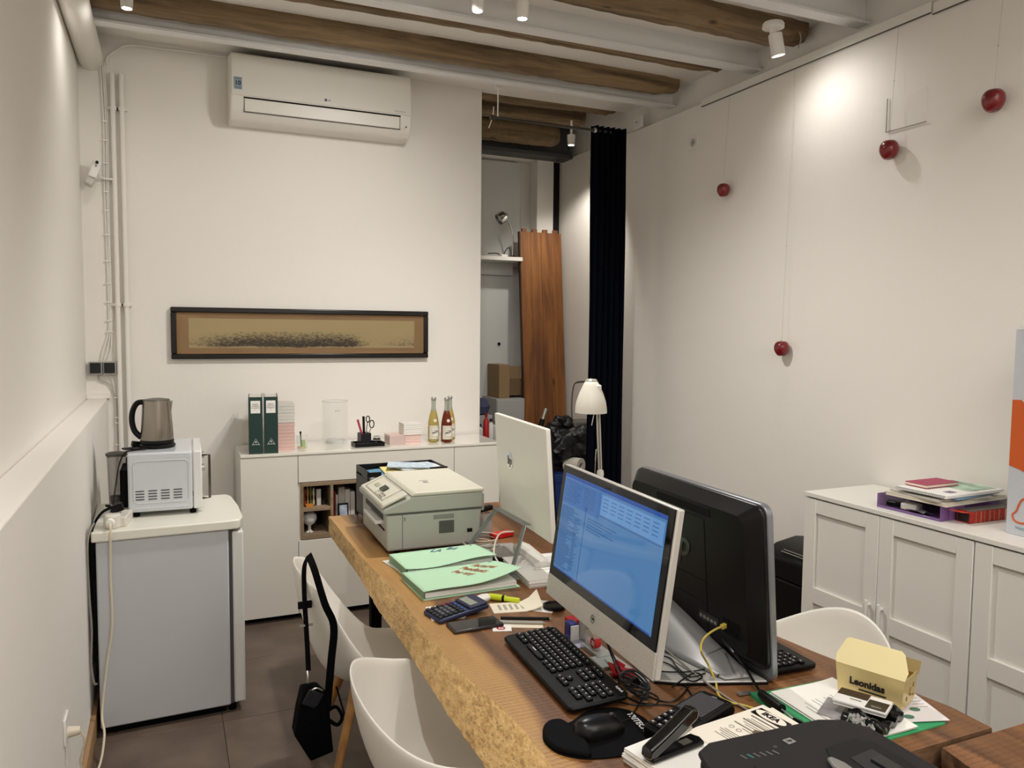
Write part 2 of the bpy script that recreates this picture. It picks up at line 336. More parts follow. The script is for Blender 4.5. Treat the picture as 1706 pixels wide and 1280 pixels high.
def steel(x0, x1, y, z=3.05, w=.10, h=.13):
    y = y - .06; w = .07; m = MB(); m.box((x0, y, z), (x1, y + w, z + .011)); m.box((x0, y + w / 2 - .006, z + .011), (x1, y + w / 2 + .006, ZC + .01)); pass
    return m.build('steel_joist', white_steel, ce, smooth=False)
steel(-.4, 2.97, 4.27); steel(-.4, 2.98, 3.50); steel(-.4, 2.98, 2.78); steel(-.4, 2.98, 2.0); steel(-.4, 2.98, 1.2); steel(-.4, 2.98, .3)
timber(-.4, 2.90, 4.12, 3.085, .14, .16, 1)
timber(-.4, 2.93, 3.72, 3.11, .10, .14, 2); timber(-.4, 2.95, 3.13, 3.075, .16, .17, 3)
timber(-.4, 2.95, 2.44, 3.09, .14, .16, 4); timber(-.4, 2.95, 1.65, 3.09, .14, .16, 8); timber(-.4, 2.95, .8, 3.09, .14, .16, 9)
timber(1.76, 2.93, 4.905, 3.155, .11, .14, 5); timber(1.76, 2.78, 5.09, 3.10, .14, .15, 6); timber(1.76, 2.75, 5.42, 3.03, .13, .15, 7)
m = MB(); m.box((1.76, 5.50, 2.97), (2.93, 5.66, 3.0)); m.box((1.76, 5.56, 3.0), (2.93, 5.6, ZC + .14)); m.build('dark_steel_joist', mat('dark_steel', '#4a4a4c', .5), ce, bevel=.002)
# picture rail on the right wall
m = MB(); m.box((2.905, 2.345, 2.955), (2.93, 3.86, 3.0)); ra = m.build('picture_rail', mat('rail_white', '#e6e3dc', .4), bevel=.003); tag(ra, 'white picture hanging rail on the right wall, far length ending before the curtain', 'rail')
m = MB(); m.box((2.905, -.9, 2.945), (2.93, 2.335, 2.99)); rb = m.build('picture_rail', mat('rail_white'), bevel=.003); tag(rb, 'white picture hanging rail on the right wall, near length above the highest apple', 'rail')
for rr, ys in ((ra, (2.345, 3.86)), (rb, (-.9, 2.335))):
    MB().box((2.9045, ys[0], 2.952 if rr is ra else 2.942), (2.912, ys[1], 2.9555 if rr is ra else 2.9455)).build('slot', mat('slot_dark', '#55524e', .8), rr)
# duct
du = MB().cyl((-.345, YF, 3.04), (-.345, YB, 3.04), .062, n=28); o = du.build('ventilation_duct', mat('duct_white', '#ece8df', .4)); tag(o, 'thick white round duct running along the ceiling over the left wall', 'duct')
# ------------------------------------------------------------------ pipes and cables on the back wall
def pipe(x, lab):
    t = thing('water_pipe', lab, 'pipe', (x, 4.755, 0))
    MB().tube([(0, 0, 0), (0, 0, 1.5), (0, 0, 2.85), (0, .006, 2.92), (0, .03, 2.95)], .0125, 12).build('pipe_run', paint, t)
    for z in (1.746, 2.79): MB().lathe([(.0165, -.010), (.0185, 0), (.0165, .010)], (0, 0, z), 14).box((-.025, .0, z - .006), (.025, .024, z + .006)).build('bracket', paint, t)
pipe(-.243, 'white painted wall pipe with brackets, the one nearer the left corner'); pipe(-.200, 'white painted wall pipe with brackets, the one nearer the air conditioner')
t = thing('cable_bundle', 'thin white cables clipped up the back wall beside the corner pipes', 'cables', (0, 4.77, 0))
for k, (a, b) in enumerate(((-.30, -.292), (-.288, -.284), (-.280, -.277))):
    MB().tube([(a, 0, 3.03), (a + .01, 0, 2.7), (a + .006, 0, 2.4), (b + .002, 0, 2.0), (b + .004, 0, 1.75), (b - .0, 0, 1.60), (b - .03 + k * .012, 0, 1.50), (b - .04 + k * .008, 0, 1.45)], .0035, 6).build('cable', white, t)
for z in (2.72, 2.62, 2.5, 2.35, 2.25, 2.12, 1.98, 1.86, 1.76, 1.66, 1.6): MB().obox((-.285, -.004, z), (.028, .008, .008)).build('clip', white, t, bevel=.001)
MB().tube([(-.27, 0, 3.02), (-.262, 0, 3.06), (-.22, 0, 3.10), (-.16, 0, 3.135), (.0, 0, 3.14), (.4, 0, 3.145), (1.2, 0, 3.15)], .005, 6).build('ceiling_cable', white, t)
t = thing('cable_bundle', 'thin grey cables dropping from the black switches down the back wall', 'cables', (0, 4.77, 0))
MB().tube([(-.35, 0, 1.37), (-.34, 0, 1.335), (-.30, 0, 1.32), (-.275, 0, 1.27), (-.262, 0, 1.2), (-.258, 0, 1.0), (-.258, 0, .5), (-.258, 0, .1)], .0035, 6).build('cable', mat('cable_grey', '#b9b5ae', .5), t)
MB().tube([(-.29, 0, 1.37), (-.272, 0, 1.30), (-.268, 0, 1.2), (-.266, 0, .9), (-.266, 0, .1)], .003, 6).build('cable', white, t)
for z in (1.24, 1.13, 1.1, .98, .9): MB().obox((-.262, -.004, z), (.02, .008, .008)).build('clip', white, t, bevel=.001)
for x, lab in ((-.358, 'square black wall switch in grey frame nearest the left corner'), (-.290, 'square black wall switch in grey frame beside the wall pipe')):
    t = thing('wall_switch', lab, 'switch', (x, 4.78, 1.402))
    MB().box((-.032, -.04, -.036), (.032, 0, .036)).build('frame', mat('switch_frame', '#a5a39e', .4), t, bevel=.003)
    MB().box((-.026, -.046, -.026), (.026, -.038, .030)).build('rocker', mat('switch_black', '#15161a', .25), t, bevel=.002)
struct(MB().box((XL, 4.74, 1.237), (-.29, 4.78, 1.262)).build('trim_1', paint, bevel=.003))
MB_cam = thing('security_camera', 'small white security camera on a wall arm high in the left corner', 'camera', (-.262, 4.75, 2.415))
MB().tube([(0, .02, .0), (-.03, .0, .0), (-.055, -.03, .01)], .005, 8).box((-.045, -.005, -.004), (.03, .028, .004)).build('arm', white, MB_cam)
MB().obox((-.070, -.05, .035), (.042, .03, .095), (R(-12), R(18), 0)).build('body', white, MB_cam, bevel=.008, seg=3)
MB().obox((-.098, -.045, -.03), (.044, .05, .045), (R(-12), R(24), 0)).build('rear_housing', mat('cam_grey', '#c9c6bf', .4), MB_cam, bevel=.012, seg=3)
MB().cyl((-.058, -.0655, .07), (-.058, -.071, .071), .008).build('lens', black, MB_cam)
MB().cyl((-.063, -.066, .052), (-.063, -.070, .052), .0035).build('sensor', dgrey, MB_cam)
# ------------------------------------------------------------------ air conditioner
t = thing('air_conditioner', 'white wall-mounted split air conditioner high on the back wall', 'air conditioner', (.335, 4.78, 2.765), 0)
prof = [(0, .36), (-.15, .358), (-.185, .345), (-.195, .32), (-.205, .125), (-.195, .06), (-.165, .015), (-.13, 0), (0, 0)]
MB().prism(prof, .0, 1.02, 'x').build('body', mat('ac_white', '#e6e2da', .38), t, bevel=.012, seg=3)
MB().prism([(-.196, .352), (-.206, .34), (-.211, .13), (-.206, .123), (-.18, .123), (-.18, .352)], .006, 1.014, 'x').build('front_panel', mat('ac_white'), t, bevel=.006)
MB().prism([(-.2055, .112), (-.1995, .045), (-.190, .045), (-.195, .112)], .075, .945, 'x').build('louvre', mat('ac_white'), t, bevel=.003)
MB().prism([(-.2048, .121), (-.2048, .113), (-.19, .113), (-.19, .121)], .07, .95, 'x').build('louvre_slot', blackm, t)
for xx in (.071, .945): MB().prism([(-.2045, .115), (-.1965, .042), (-.19, .042), (-.195, .115)], xx, xx + .003, 'x').build('louvre_gap', mat('gap_grey', '#5c5852', .7), t)
MB().prism([(-.1978, .045), (-.1968, .0415), (-.19, .0415), (-.19, .045)], .07, .95, 'x').build('louvre_gap', mat('gap_grey'), t)
st = MB().box((.02, -.2125, .155), (.062, -.2105, .22)).build('sticker', mat('sticker_blue', '#93a2ab', .5), t)
text('10', .032, mat('navy_ink', '#16304f', .6), st, (.041, -.213, .187), FACE, bold=.001)
text('WARRANTY', .006, mat('navy_ink'), st, (.041, -.213, .211), FACE); text('COMPRESSOR', .005, mat('navy_ink'), st, (.041, -.213, .163), FACE)
lg = MB().cyl((.512, -.2105, .155), (.512, -.2125, .155), .0075, n=16).build('emblem', mat('emblem_grey', '#35536b', .4), t)
text('LG', .014, ink, t, (.531, -.2115, .155), FACE); text('DUAL Inverter', .011, inkg, t, (.945, -.2115, .142), FACE)
MB().cyl((.985, -.198, .06), (.985, -.202, .06), .004).build('indicator', dgrey, t)
MB().box((.12, -.10, .362), (.9, -.03, .372)).build('top_grille', blackm, t)
# ------------------------------------------------------------------ panoramic picture
t = thing('framed_picture', 'long black framed sepia panorama of a harbour city on the back wall', 'picture', (.765, 4.755, 1.595), 0)
FW, FH = 1.495, .292
m = MB()
for a, b in (((-FW / 2, 0, FH / 2 - .03), (FW / 2, .025, FH / 2)), ((-FW / 2, 0, -FH / 2), (FW / 2, .025, -FH / 2 + .03)), ((-FW / 2, 0, -FH / 2 + .03), (-FW / 2 + .03, .025, FH / 2 - .03)), ((FW / 2 - .03, 0, -FH / 2 + .03), (FW / 2, .025, FH / 2 - .03))):
    m.box((a[0], -.012, a[2]), (b[0], b[1], b[2]))
m.build('frame', mat('frame_black', '#120c0a', .25), t, bevel=.006, seg=3)
m = MB(); iw, ih = FW / 2 - .03, FH / 2 - .03
m.box((-iw, .0, ih - .004), (iw, .006, ih)); m.box((-iw, .0, -ih), (iw, .006, -ih + .004)); m.box((-iw, 0, -ih), (-iw + .004, .006, ih)); m.box((iw - .004, 0, -ih), (iw, .006, ih)); m.build('inner_fillet', mat('fillet_gold', '#a57f4d', .4), t)
MB().box((-iw, .008, -ih), (iw, .012, ih)).build('mount', mat('sepia_mount', '#a98862', .8, noise=(.08, 4)), t)
def pano_mat():
    m = bpy.data.materials.new('panorama_print'); m.use_nodes = True; N = m.node_tree.nodes; Lk = m.node_tree.links.new; b = N['Principled BSDF']; b.inputs['Roughness'].default_value = .7
    tc = N.new('ShaderNodeTexCoord'); sx = N.new('ShaderNodeSeparateXYZ'); Lk(tc.outputs['Object'], sx.inputs[0])
    mp = N.new('ShaderNodeMapping'); mp.inputs['Scale'].default_value = (1, 1, 2.2); Lk(tc.outputs['Object'], mp.inputs['Vector'])
    n = N.new('ShaderNodeTexNoise'); n.inputs['Scale'].default_value = 60; n.inputs['Detail'].default_value = 8; n.inputs['Roughness'].default_value = .85; Lk(mp.outputs['Vector'], n.inputs['Vector'])
    n2 = N.new('ShaderNodeTexNoise'); n2.inputs['Scale'].default_value = 5; n2.inputs['Detail'].default_value = 3; Lk(tc.outputs['Object'], n2.inputs['Vector'])
    # density of drawing by height: heaviest along the lower third, none in the sky; thins out towards the sea on the right
    hr = N.new('ShaderNodeValToRGB'); e = hr.color_ramp.elements; e[0].position = 0; e[0].color = (.25,) * 3 + (1,); e[1].position = 1; e[1].color = (0, 0, 0, 1)
    for p, v in ((.10, .54), (.3, .46), (.42, .39), (.56, .31), (.62, .0)): q = e.new(p); q.color = (v, v, v, 1)
    mr = N.new('ShaderNodeMapRange'); mr.inputs['From Min'].default_value = -.085; mr.inputs['From Max'].default_value = .085; Lk(sx.outputs['Z'], mr.inputs['Value'])
    a = N.new('ShaderNodeMath'); a.operation = 'MULTIPLY_ADD'; a.inputs[1].default_value = .18; Lk(n2.outputs['Fac'], a.inputs[0]); Lk(mr.outputs[0], a.inputs[2])
    a2 = N.new('ShaderNodeMath'); a2.operation = 'SUBTRACT'; a2.inputs[1].default_value = .09; Lk(a.outputs[0], a2.inputs[0]); Lk(a2.outputs[0], hr.inputs['Fac'])
    xr = N.new('ShaderNodeValToRGB'); e = xr.color_ramp.elements; e[0].position = 0; e[0].color = (.6,) * 3 + (1,); e[1].position = 1; e[1].color = (.7,) * 3 + (1,)
    for p, v in ((.12, .9), (.3, 1.0), (.7, .95), (.8, .5)): q = e.new(p); q.color = (v, v, v, 1)
    mx_ = N.new('ShaderNodeMapRange'); mx_.inputs['From Min'].default_value = -.65; mx_.inputs['From Max'].default_value = .65; Lk(sx.outputs['X'], mx_.inputs['Value']); Lk(mx_.outputs[0], xr.inputs['Fac'])
    d = N.new('ShaderNodeMath'); d.operation = 'MULTIPLY'; Lk(hr.outputs['Color'], d.inputs[0]); Lk(xr.outputs['Color'], d.inputs[1])
    k = N.new('ShaderNodeMath'); k.operation = 'ADD'; Lk(n.outputs['Fac'], k.inputs[0]); Lk(d.outputs[0], k.inputs[1])
    rp = N.new('ShaderNodeValToRGB'); e = rp.color_ramp.elements; e[0].position = .80; e[0].color = lin('#c8b384'); e[1].position = .98; e[1].color = lin('#4a4036'); Lk(k.outputs[0], rp.inputs['Fac'])
    Lk(rp.outputs['Color'], b.inputs['Base Color']); return m
MB().box((-.655, .0065, -.083), (.66, .0085, .085)).build('print', pano_mat(), t)
MB().box((-iw, .003, -ih), (iw, .0045, ih)).build('glass', glass('picture_glass', '#ffffff', .0, 1.15), t)

# ================================================================== FRIDGE CORNER
FX, FY, FZ = -.272, 3.385, .83
t = thing('fridge', 'low white under-counter fridge standing against the half wall', 'fridge', (FX, FY, 0), 2.0)
MB().box((0, 0, .035), (.49, .53, .79)).build('cabinet', fridge_shaded, t, bevel=.006)
MB().box((.49, .005, .04), (.503, .525, .785)).build('door_seal', mat('seal_grey', '#48464a', .6), t)
MB().box((.503, .002, .04), (.55, .528, .778)).build('door', mat('fridge_door', '#d8d8d4', .35), t, bevel=.008, seg=3)
m = MB(); m.prism([(-.015, -.012), (.50, -.012), (.535, -.004), (.553, .05), (.56, .27), (.553, .49), (.535, .54), (-.015, .54)], .79, .83); m.build('worktop', mat('worktop_cream', '#e6e4d8', .25), t, bevel=.006, seg=3)
MB().box((.02, .03, 0), (.47, .5, .036)).build('plinth', blackm, t)
for x in (.05, .5): MB().cyl((x, .04, 0), (x, .04, .036), .015).build('foot', blackm, t)
# microwave
t = thing('microwave', 'white microwave oven on top of the fridge, side vents facing the room', 'microwave', (-.163, 3.575, .84), -1.3)
mw = mat('microwave_shaded_white', '#cdd1d7', .25, coat=.3)  # body greyed to carry the shade of its near side, door left lighter
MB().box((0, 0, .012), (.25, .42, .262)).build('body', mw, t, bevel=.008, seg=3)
MB().box((.252, 0, .012), (.288, .42, .262)).build('door', mat('microwave_door', '#e3e3e2', .25, coat=.3), t, bevel=.006)
m = MB()
def rr_ring(m, x0, x1, z0, z1, w, y0, y1, r=.02):
    pts = []
    for cx_, cz_, a0 in ((x1 - r, z1 - r, 0), (x0 + r, z1 - r, 90), (x0 + r, z0 + r, 180), (x1 - r, z0 + r, 270)):
        for k in range(5): a = R(a0 + k * 22.5); pts.append((cx_ + cos(a) * r, (y0 + y1) / 2, cz_ + sin(a) * r))
    m.tube(pts + [pts[0]], w, 6, smooth=False)
rr_ring(m, .022, .235, .05, .228, .0022, -.001, .001); m.tube([(.02, 0, .028), (.235, 0, .028)], .0025, 6, smooth=False)
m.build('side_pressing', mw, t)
for i in range(4):
    for j in range(4): MB().obox((.045 + i * .0487, .0, .066 + j * .0118), (.034, .003, .0045)).build('vent_slot', mat('vent_dark', '#3c3f45', .7), t, bevel=.001, seg=1)
m = MB(); m.tube([(.288, .03, .238), (.318, .03, .238), (.318, .03, .05), (.288, .03, .05)], .0055, 8, smooth=False); m.build('handle', mat('handle_bronze', '#6b625a', .25, .9), t)
for z in (.19, .13): MB().cyl((.288, .36, z), (.303, .36, z), .016).build('knob', silver, t)
MB().box((-.032, .03, .03), (0, .4, .19)).build('rear_vent', blackm, t, bevel=.004)
for x, y in ((.03, .03), (.25, .03), (.03, .38), (.25, .38)): MB().cyl((x, y, -.008), (x, y, .014), .013).build('foot', blackm, t)
# kettle
t = thing('kettle', 'brushed steel electric kettle with black handle on the microwave', 'kettle', (-.05, 3.74, 1.102))
MB().lathe([(.070, 0), (.074, .004), (.074, .014), (.066, .02), (.06, .024)], (0, 0, 0), 32).build('power_base', black, t)
MB().lathe([(.066, .024), (.067, .03), (.064, .09), (.060, .15), (.056, .205), (.053, .208), (.053, .206)], (0, 0, 0), 36).build('jug', mat('kettle_steel', '#9b948a', .3, .95), t)
MB().lathe([(.066, .018), (.069, .022), (.0685, .034), (.066, .036)], (0, 0, 0), 32).build('black_band', black, t)
MB().lathe([(.055, .204), (.054, .211), (.02, .216), (.0, .217)], (0, 0, 0), 32).build('lid', mat('lid_grey', '#6d6a65', .4, .6), t)
MB().prism([(.050, .195), (.066, .205), (.058, .150)], -.012, .012, 'y').build('spout', mat('kettle_steel'), t, bevel=.003)
MB().tube([(-.05, 0, .200), (-.075, 0, .196), (-.093, 0, .165), (-.098, 0, .12), (-.088, 0, .075), (-.062, 0, .045)], .011, 10, rz=.013).build('handle', black, t)
t = tag(MB().tube([(-.12, 3.74, 1.108), (-.15, 3.72, 1.108), (-.185, 3.70, 1.108), (-.17, 3.68, 1.108), (-.12, 3.665, 1.108), (-.09, 3.66, 1.108), (-.13, 3.645, 1.107), (-.172, 3.60, 1.104), (-.192, 3.555, 1.06), (-.205, 3.53, .98), (-.215, 3.49, .91), (-.222, 3.47, .882)], .0035, 8).build('cable', black), 'black kettle cord draped over the left side of the microwave', 'cord')
t = thing('plug', 'black plug with an orange tag lying behind the kettle', 'plug', (-.135, 3.755, 1.104))
MB().obox((0, 0, .014), (.035, .025, .024), (0, .2, .4)).build('body', black, t, bevel=.004); MB().obox((-.03, -.03, .003), (.03, .012, .003), (0, 0, .3)).build('tag', mat('orange_card', '#c9581f', .6), t)
# blender jar behind
t = thing('coffee_jar', 'tall smoky clear jar with dark lid behind the microwave', 'jar', (-.215, 3.80, .83))
MB().lathe([(.03, .0), (.032, .004), (.038, .23), (.040, .235), (.036, .23), (.029, .008)], (0, 0, 0), 24).build('glass_body', glass('smoky_plastic', '#d6d4d2', .08, 1.3), t)
MB().lathe([(.042, .235), (.043, .245), (.03, .25), (0, .25)], (0, 0, 0), 24).build('lid', mat('lid_dark', '#4e4c48', .5), t)
MB().lathe([(.026, .01), (.027, .06), (.0, .062)], (0, 0, 0), 20).build('contents', mat('contents_grey', '#b8b2ae', .7), t)
# power strip + plugs + cables
t = thing('power_strip', 'white multi-way socket block with two plugs on the fridge top', 'socket', (-.215, 3.44, .83), -8)
MB().lathe([(.030, 0), (.032, .008), (.032, .05), (.026, .056), (0, .056)], (0, 0, 0), 24).box((-.02, .0, .0), (.05, .14, .04)).build('housing', mat('socket_white', '#dcd8ce', .35), t, bevel=.004)
MB().lathe([(.015, 0), (.018, .004), (.014, .016), (0, .018)], (0, -.032, .028), 18, rot=(PI2, 0, 0)).build('white_plug', white, t)
MB().obox((.012, .03, .072), (.045, .03, .032), (0, R(-18), .2)).tube([(-.01, .03, .08), (-.03, .03, .083)], .006).build('black_plug', black, t, bevel=.006)
MB().tube([(.02, .08, .045), (-.01, .075, .07), (-.04, .06, .066)], .007, 8).build('beige_plug', mat('cable_beige', '#c9bfae', .5), t)
tag(MB().tube([aty(183, 872, 3.40), aty(184, 885, 3.36), aty(184, 960, 3.37), aty(187, 1040, 3.365), aty(178, 1110, 3.36), aty(170, 1190, 3.33), aty(174, 1225, 3.25), (-.262, 3.15, .004), (-.30, 3.05, .004)], .0045, 8).build('cable', mat('cable_cream', '#d8cdb8', .5)), 'cream cord hanging down the front of the fridge side to the floor', 'cord')
tag(MB().tube([(-.225, 3.455, .905), (-.255, 3.43, .89), (-.285, 3.40, .83), (-.292, 3.40, .70), (-.290, 3.41, .5), (-.288, 3.42, .3)], .0055, 8).build('cable', blackm), 'black cord looping from the socket block down behind the fridge edge', 'cord')
tag(MB().tube([(-.235, 3.47, .90), (-.27, 3.42, .87), (-.2965, 3.36, .80), (-.296, 3.36, .60), (-.291, 3.36, .45), (-.296, 3.36, .32), (-.288, 3.36, .24), (-.279, 3.37, .23)], .004, 8).build('cable', mat('cable_grey2', '#8d887e', .5)), 'grey cord looping in the gap between half wall and fridge', 'cord')
# socket low on the half wall
t = thing('wall_socket', 'white wall socket with plugged-in cord low on the half wall', 'socket', (-.305, 2.61, .425))
MB().box((0, -.04, -.04), (.008, .04, .04)).build('plate', white, t, bevel=.003)
MB().cyl((.008, .012, -.02), (.04, .012, -.02), .017, .012).build('plug', mat('plug_cream', '#ddd3bf', .4), t)
MB().tube([(.04, .012, -.02), (.05, .014, -.06), (.035, .03, -.13), (.05, .06, -.2), (.06, .12, -.30), (.05, .16, -.418)], .0035, 8).build('cord', mat('cable_cream'), t)
# ================================================================== WHITE SIDEBOARD
SX0, SX1, SY, SH = .345, 1.855, 4.38, .945
t = thing('sideboard', 'glossy white sideboard with open oak-lined compartments against the back wall', 'sideboard', (SX0, SY, 0))
L_ = SX1 - SX0; D_ = .385
MB().box((0, -.006, SH - .016), (L_, D_, SH)).build('top', gloss, t, bevel=.002)
for a, b in ((0, .016), (.30, .316), (1.20, 1.216), (L_ - .016, L_)): MB().box((a, .016, .03), (b, D_, SH - .016)).build('side_panel', gloss, t)
MB().box((.016, D_ - .01, .03), (L_ - .016, D_, SH - .016)).build('back_panel', mat('back_dark', '#4a382e', .7), t)
MB().box((.016, .02, .03), (L_ - .016, D_ - .01, .045)).build('bottom_panel', gloss, t)
MB().box((.0, 0, .035), (.299, .016, SH - .017)).build('door', mat('gloss_cream', '#e6e2d8', .16, coat=.4), t, bevel=.0015)
MB().box((1.217, 0, .035), (L_, .016, SH - .017)).build('door', mat('gloss_cream'), t, bevel=.0015)
MB().box((.303, 0, .775), (1.213, .016, SH - .017)).build('drawer_front', mat('gloss_cream'), t, bevel=.0015)
MB().box((.303, 0, .035), (1.213, .016, .448)).build('drawer_front', mat('gloss_cream'), t, bevel=.0015)
MB().box((.316, .0, .75), (1.2, D_ - .01, .772)).build('shelf', oak, t, bevel=.001)
MB().box((.316, .0, .452), (1.2, D_ - .01, .476)).build('shelf', oak, t, bevel=.001)
MB().box((.316, .0, .476), (.330, D_ - .01, .75)).build('divider', oak, t)
MB().box((.330, .002, .608), (.478, D_ - .01, .628)).build('shelf', oak, t, bevel=.001)
for x in (.478, .668, .87, 1.186): MB().box((x, .0, .476), (x + .016, D_ - .01, .75)).build('divider', oak, t, bevel=.001)
MB().box((.02, .05, 0), (L_ - .02, .3, .035)).build('plinth', blackm, t)
MB().box((.684, .002, .60), (.87, D_ - .01, .616)).build('shelf', oak, t)
# things inside the open compartments (world coords)
def blk(name, a, b, m, label, cat, group=None, bevel=.001): o = MB().box(a, b).build(name, m, bevel=bevel); return tag(o, label, cat, group)
X = lambda v: SX0 + v
y0 = SY + .05
rnd = random.Random(3)
for k, (c, w) in enumerate((('#7b3a26', .014), ('#b07a52', .012), ('#5a6a3a', .016), ('#c9b9a0', .012))):
    x = X(.338 + k * .0165); h = .105 + .012 * (k % 3)
    tt = thing('glass_figure', ['reddish brown trinket', 'pale tan trinket', 'mossy green trinket', 'cream trinket'][k] + ' in the upper left sideboard compartment', 'ornament', (x + .007, y0 + .01, .628))
    MB().lathe([(.006, 0), (.007, .02), (.0045, .045), (.007, .07), (.005, h - .01), (.0, h)], (0, 0, 0), 12).build('body', mat('trinket' + c, c, .3), tt); MB().lathe([(.0075, .0), (.0075, .006)], (0, 0, 0), 12).build('foot', dgrey, tt)
blk('card_box', (X(.410), y0, .628), (X(.434), y0 + .03, .72), mat('box_pale', '#c6c2ba', .6), 'small pale upright box in the upper left sideboard compartment', 'box')
blk('card_box', (X(.345), SY + .012, .628), (X(.385), SY + .045, .644), mat('box_orange', '#c9822f', .5), 'small orange box at the front of the upper left compartment', 'box')
tt = thing('ornament_dish', 'dark little dish with two brass balls in the upper left compartment', 'ornament', (X(.45), y0 + .02, .628))
MB().lathe([(.012, 0), (.02, .02), (.022, .024), (.018, .02), (0, .006)], (0, 0, 0), 16).build('dish', dgrey, tt)
for dx in (-.007, .007): MB().lathe([(0, -.006), (.006, 0), (0, .006)], (dx, 0, .026), 10).build('ball', mat('brass', '#a58a4a', .3, .8), tt)
tt = thing('egg_cup', 'white rounded goblet with small white ball in the lower left compartment', 'ornament', (X(.372), y0 + .02, .476))
MB().lathe([(.022, 0), (.01, .01), (.008, .035), (.034, .055), (.042, .078), (.038, .1), (.02, .115), (0, .118)], (0, 0, 0), 24).build('bowl', mat('ceramic_white', '#d9d8d4', .25), tt)
MB().lathe([(0, -.009), (.007, -.006), (.009, 0), (.007, .006), (0, .009)], (0, -.04, .009), 14).build('ball', mat('ceramic_white'), tt)
cols = ['#7d1f1f', '#ddd8cf', '#d3cec4', '#8a2620', '#e2ded6']
for k, (a, w, h, c) in enumerate(((.497, .030, .215, 0), (.529, .014, .19, 1), (.545, .035, .235, 2), (.582, .030, .22, 4), (.614, .026, .205, 1))):
    tt = thing('folder', ['dark red upright book', 'slim white upright folder', 'thick white upright folder with black clip', 'tall off white folder', 'short white folder at the right side'][k] + ' in the middle sideboard compartment', 'book', (X(a), y0 + .06, .476))
    MB().box((0, 0, 0), (w, .2, h)).build('cover', mat('cov%d' % k, cols[c], .6), tt, bevel=.002); MB().box((.002, -.001, .002), (w - .002, .1, h * .3)).build('band', mat('band_red', '#8a2620', .6) if k == 0 else mat('cov4x', '#e2ded6', .6), tt)
tt = thing('photo_frame', 'small black framed photo standing in the middle sideboard compartment', 'picture', (X(.565), SY + .06, .476), 0, rot=(R(-8), 0, 0))
MB().box((-.030, 0, 0), (.030, .01, .148)).build('frame', black, tt, bevel=.003); MB().box((-.022, -.002, .05), (.022, .002, .138)).build('photo', mat('photo_blue', '#aab4c6', .3, noise=(.5, 30)), tt)
blk('card_box', (X(.70), y0, .616), (X(.80), y0 + .15, .725), mat('box_yellow', '#c8912c', .5), 'yellow box behind the printer in the sideboard', 'box')
# ---- on the sideboard
for k, (x, s) in enumerate(((.385, 'I'), (.465, 'II'))):
    tt = thing('binder', ('dark green lever-arch binder nearest the kettle, label numbered I' if k == 0 else 'dark green lever-arch binder beside the pink paper stack, label numbered II'), 'binder', (x + .006, 4.40, SH), -6)
    w = .073; bg = mat('binder_green', '#1e3a35', .55)
    MB().box((0, 0, 0), (w, .003, .31)).build('spine', bg, tt, bevel=.001)
    MB().box((0, .003, 0), (.003, .26, .31)).build('cover', bg, tt); MB().box((w - .003, .003, 0), (w, .26, .31)).build('cover', bg, tt)
    MB().box((.0035, .004, .006), (w - .0035, .24, .306)).build('papers', mat('binder_paper', '#e3dcd2', .8), tt)
    lb = MB().box((.012, -.001, .222), (w - .012, .0, .29)).build('label', paper, tt)
    for j, ln in enumerate(('Registre', 'comunitari', 'propietaris', s)): text(ln, .0095, mat('label_ink', '#7d5a5a', .8), lb, (w / 2, -.0015, .272 - j * .010), FACE)
    tr = MB(); tr.tube([(w / 2 - .02, 0, .048), (w / 2 - .012, 0, .062), (w / 2, 0, .084), (w / 2 + .012, 0, .062), (w / 2 + .02, 0, .048)], .0012, 6, smooth=False); tr.build('emblem', mat('emblem_white', '#c8ccc8', .6), tt)
    MB().cyl((w / 2, .001, .066), (w / 2, -.001, .066), .005).build('emblem_dot', mat('emblem_white'), tt)
    text('ARCHIVO', .009, mat('emblem_white'), tt, (w / 2, -.0008, .052), FACE, bold=.0003)
def ream(name, x0, y0, z0, w, d, h, m, label, n=6):
    tt = thing(name, label, 'paper', (x0, y0, z0)); 
    for k in range(n):
        z = h * k / n; j = rnd.uniform(-.0015, .0015)
        MB().box((j, j, z), (w + j, d, z + h / n - .0008)).build('bundle', m, tt)
    return tt
ream('paper_stack', .545, 4.47, SH, .098, .15, .155, mat('pink_paper', '#dcb9b0', .8), 'stack of pink paper blocks beside the green binders', 8)
ream('paper_stack', .545, 4.47, SH + .156, .098, .15, .11, mat('offwhite_paper', '#d9d5cd', .8), 'stack of off white paper blocks on top of the tall pink stack', 6)
# small glass with pens
tt = thing('pen_glass', 'small clear glass holding a black pen and green clip on the sideboard', 'glass', (.683, 4.47, SH))
MB().lathe([(.027, 0), (.03, .004), (.032, .085), (.030, .085), (.027, .008), (0, .008)], (0, 0, 0), 24, cap=False).build('tumbler', mat('tumbler_glass', '#f2f4ee', .03, alpha=.14, coat=1), tt)
tag(MB().tube([(.678, 4.465, SH + .01), (.675, 4.47, SH + .098)], .004, 8, smooth=False).lathe([(.006, 0), (.007, .006), (0, .01)], (.675, 4.47, SH + .095), 10).build('pen', black), 'black pen standing in the small glass', 'pen')
tag(MB().obox((.69, 4.462, SH + .035), (.020, .006, .045), (0, 0, .2)).build('clip', mat('lime_plastic', '#7fb22c', .4), bevel=.002), 'lime green clip inside the small glass', 'clip')
MB_lemon = tag(MB().cyl((.683, 4.47, SH + .009), (.683, 4.47, SH + .018), .024).build('ring', mat('yellow_glass', '#c9b35a', .4)), 'yellowish disc at the bottom of the small glass', 'disc')
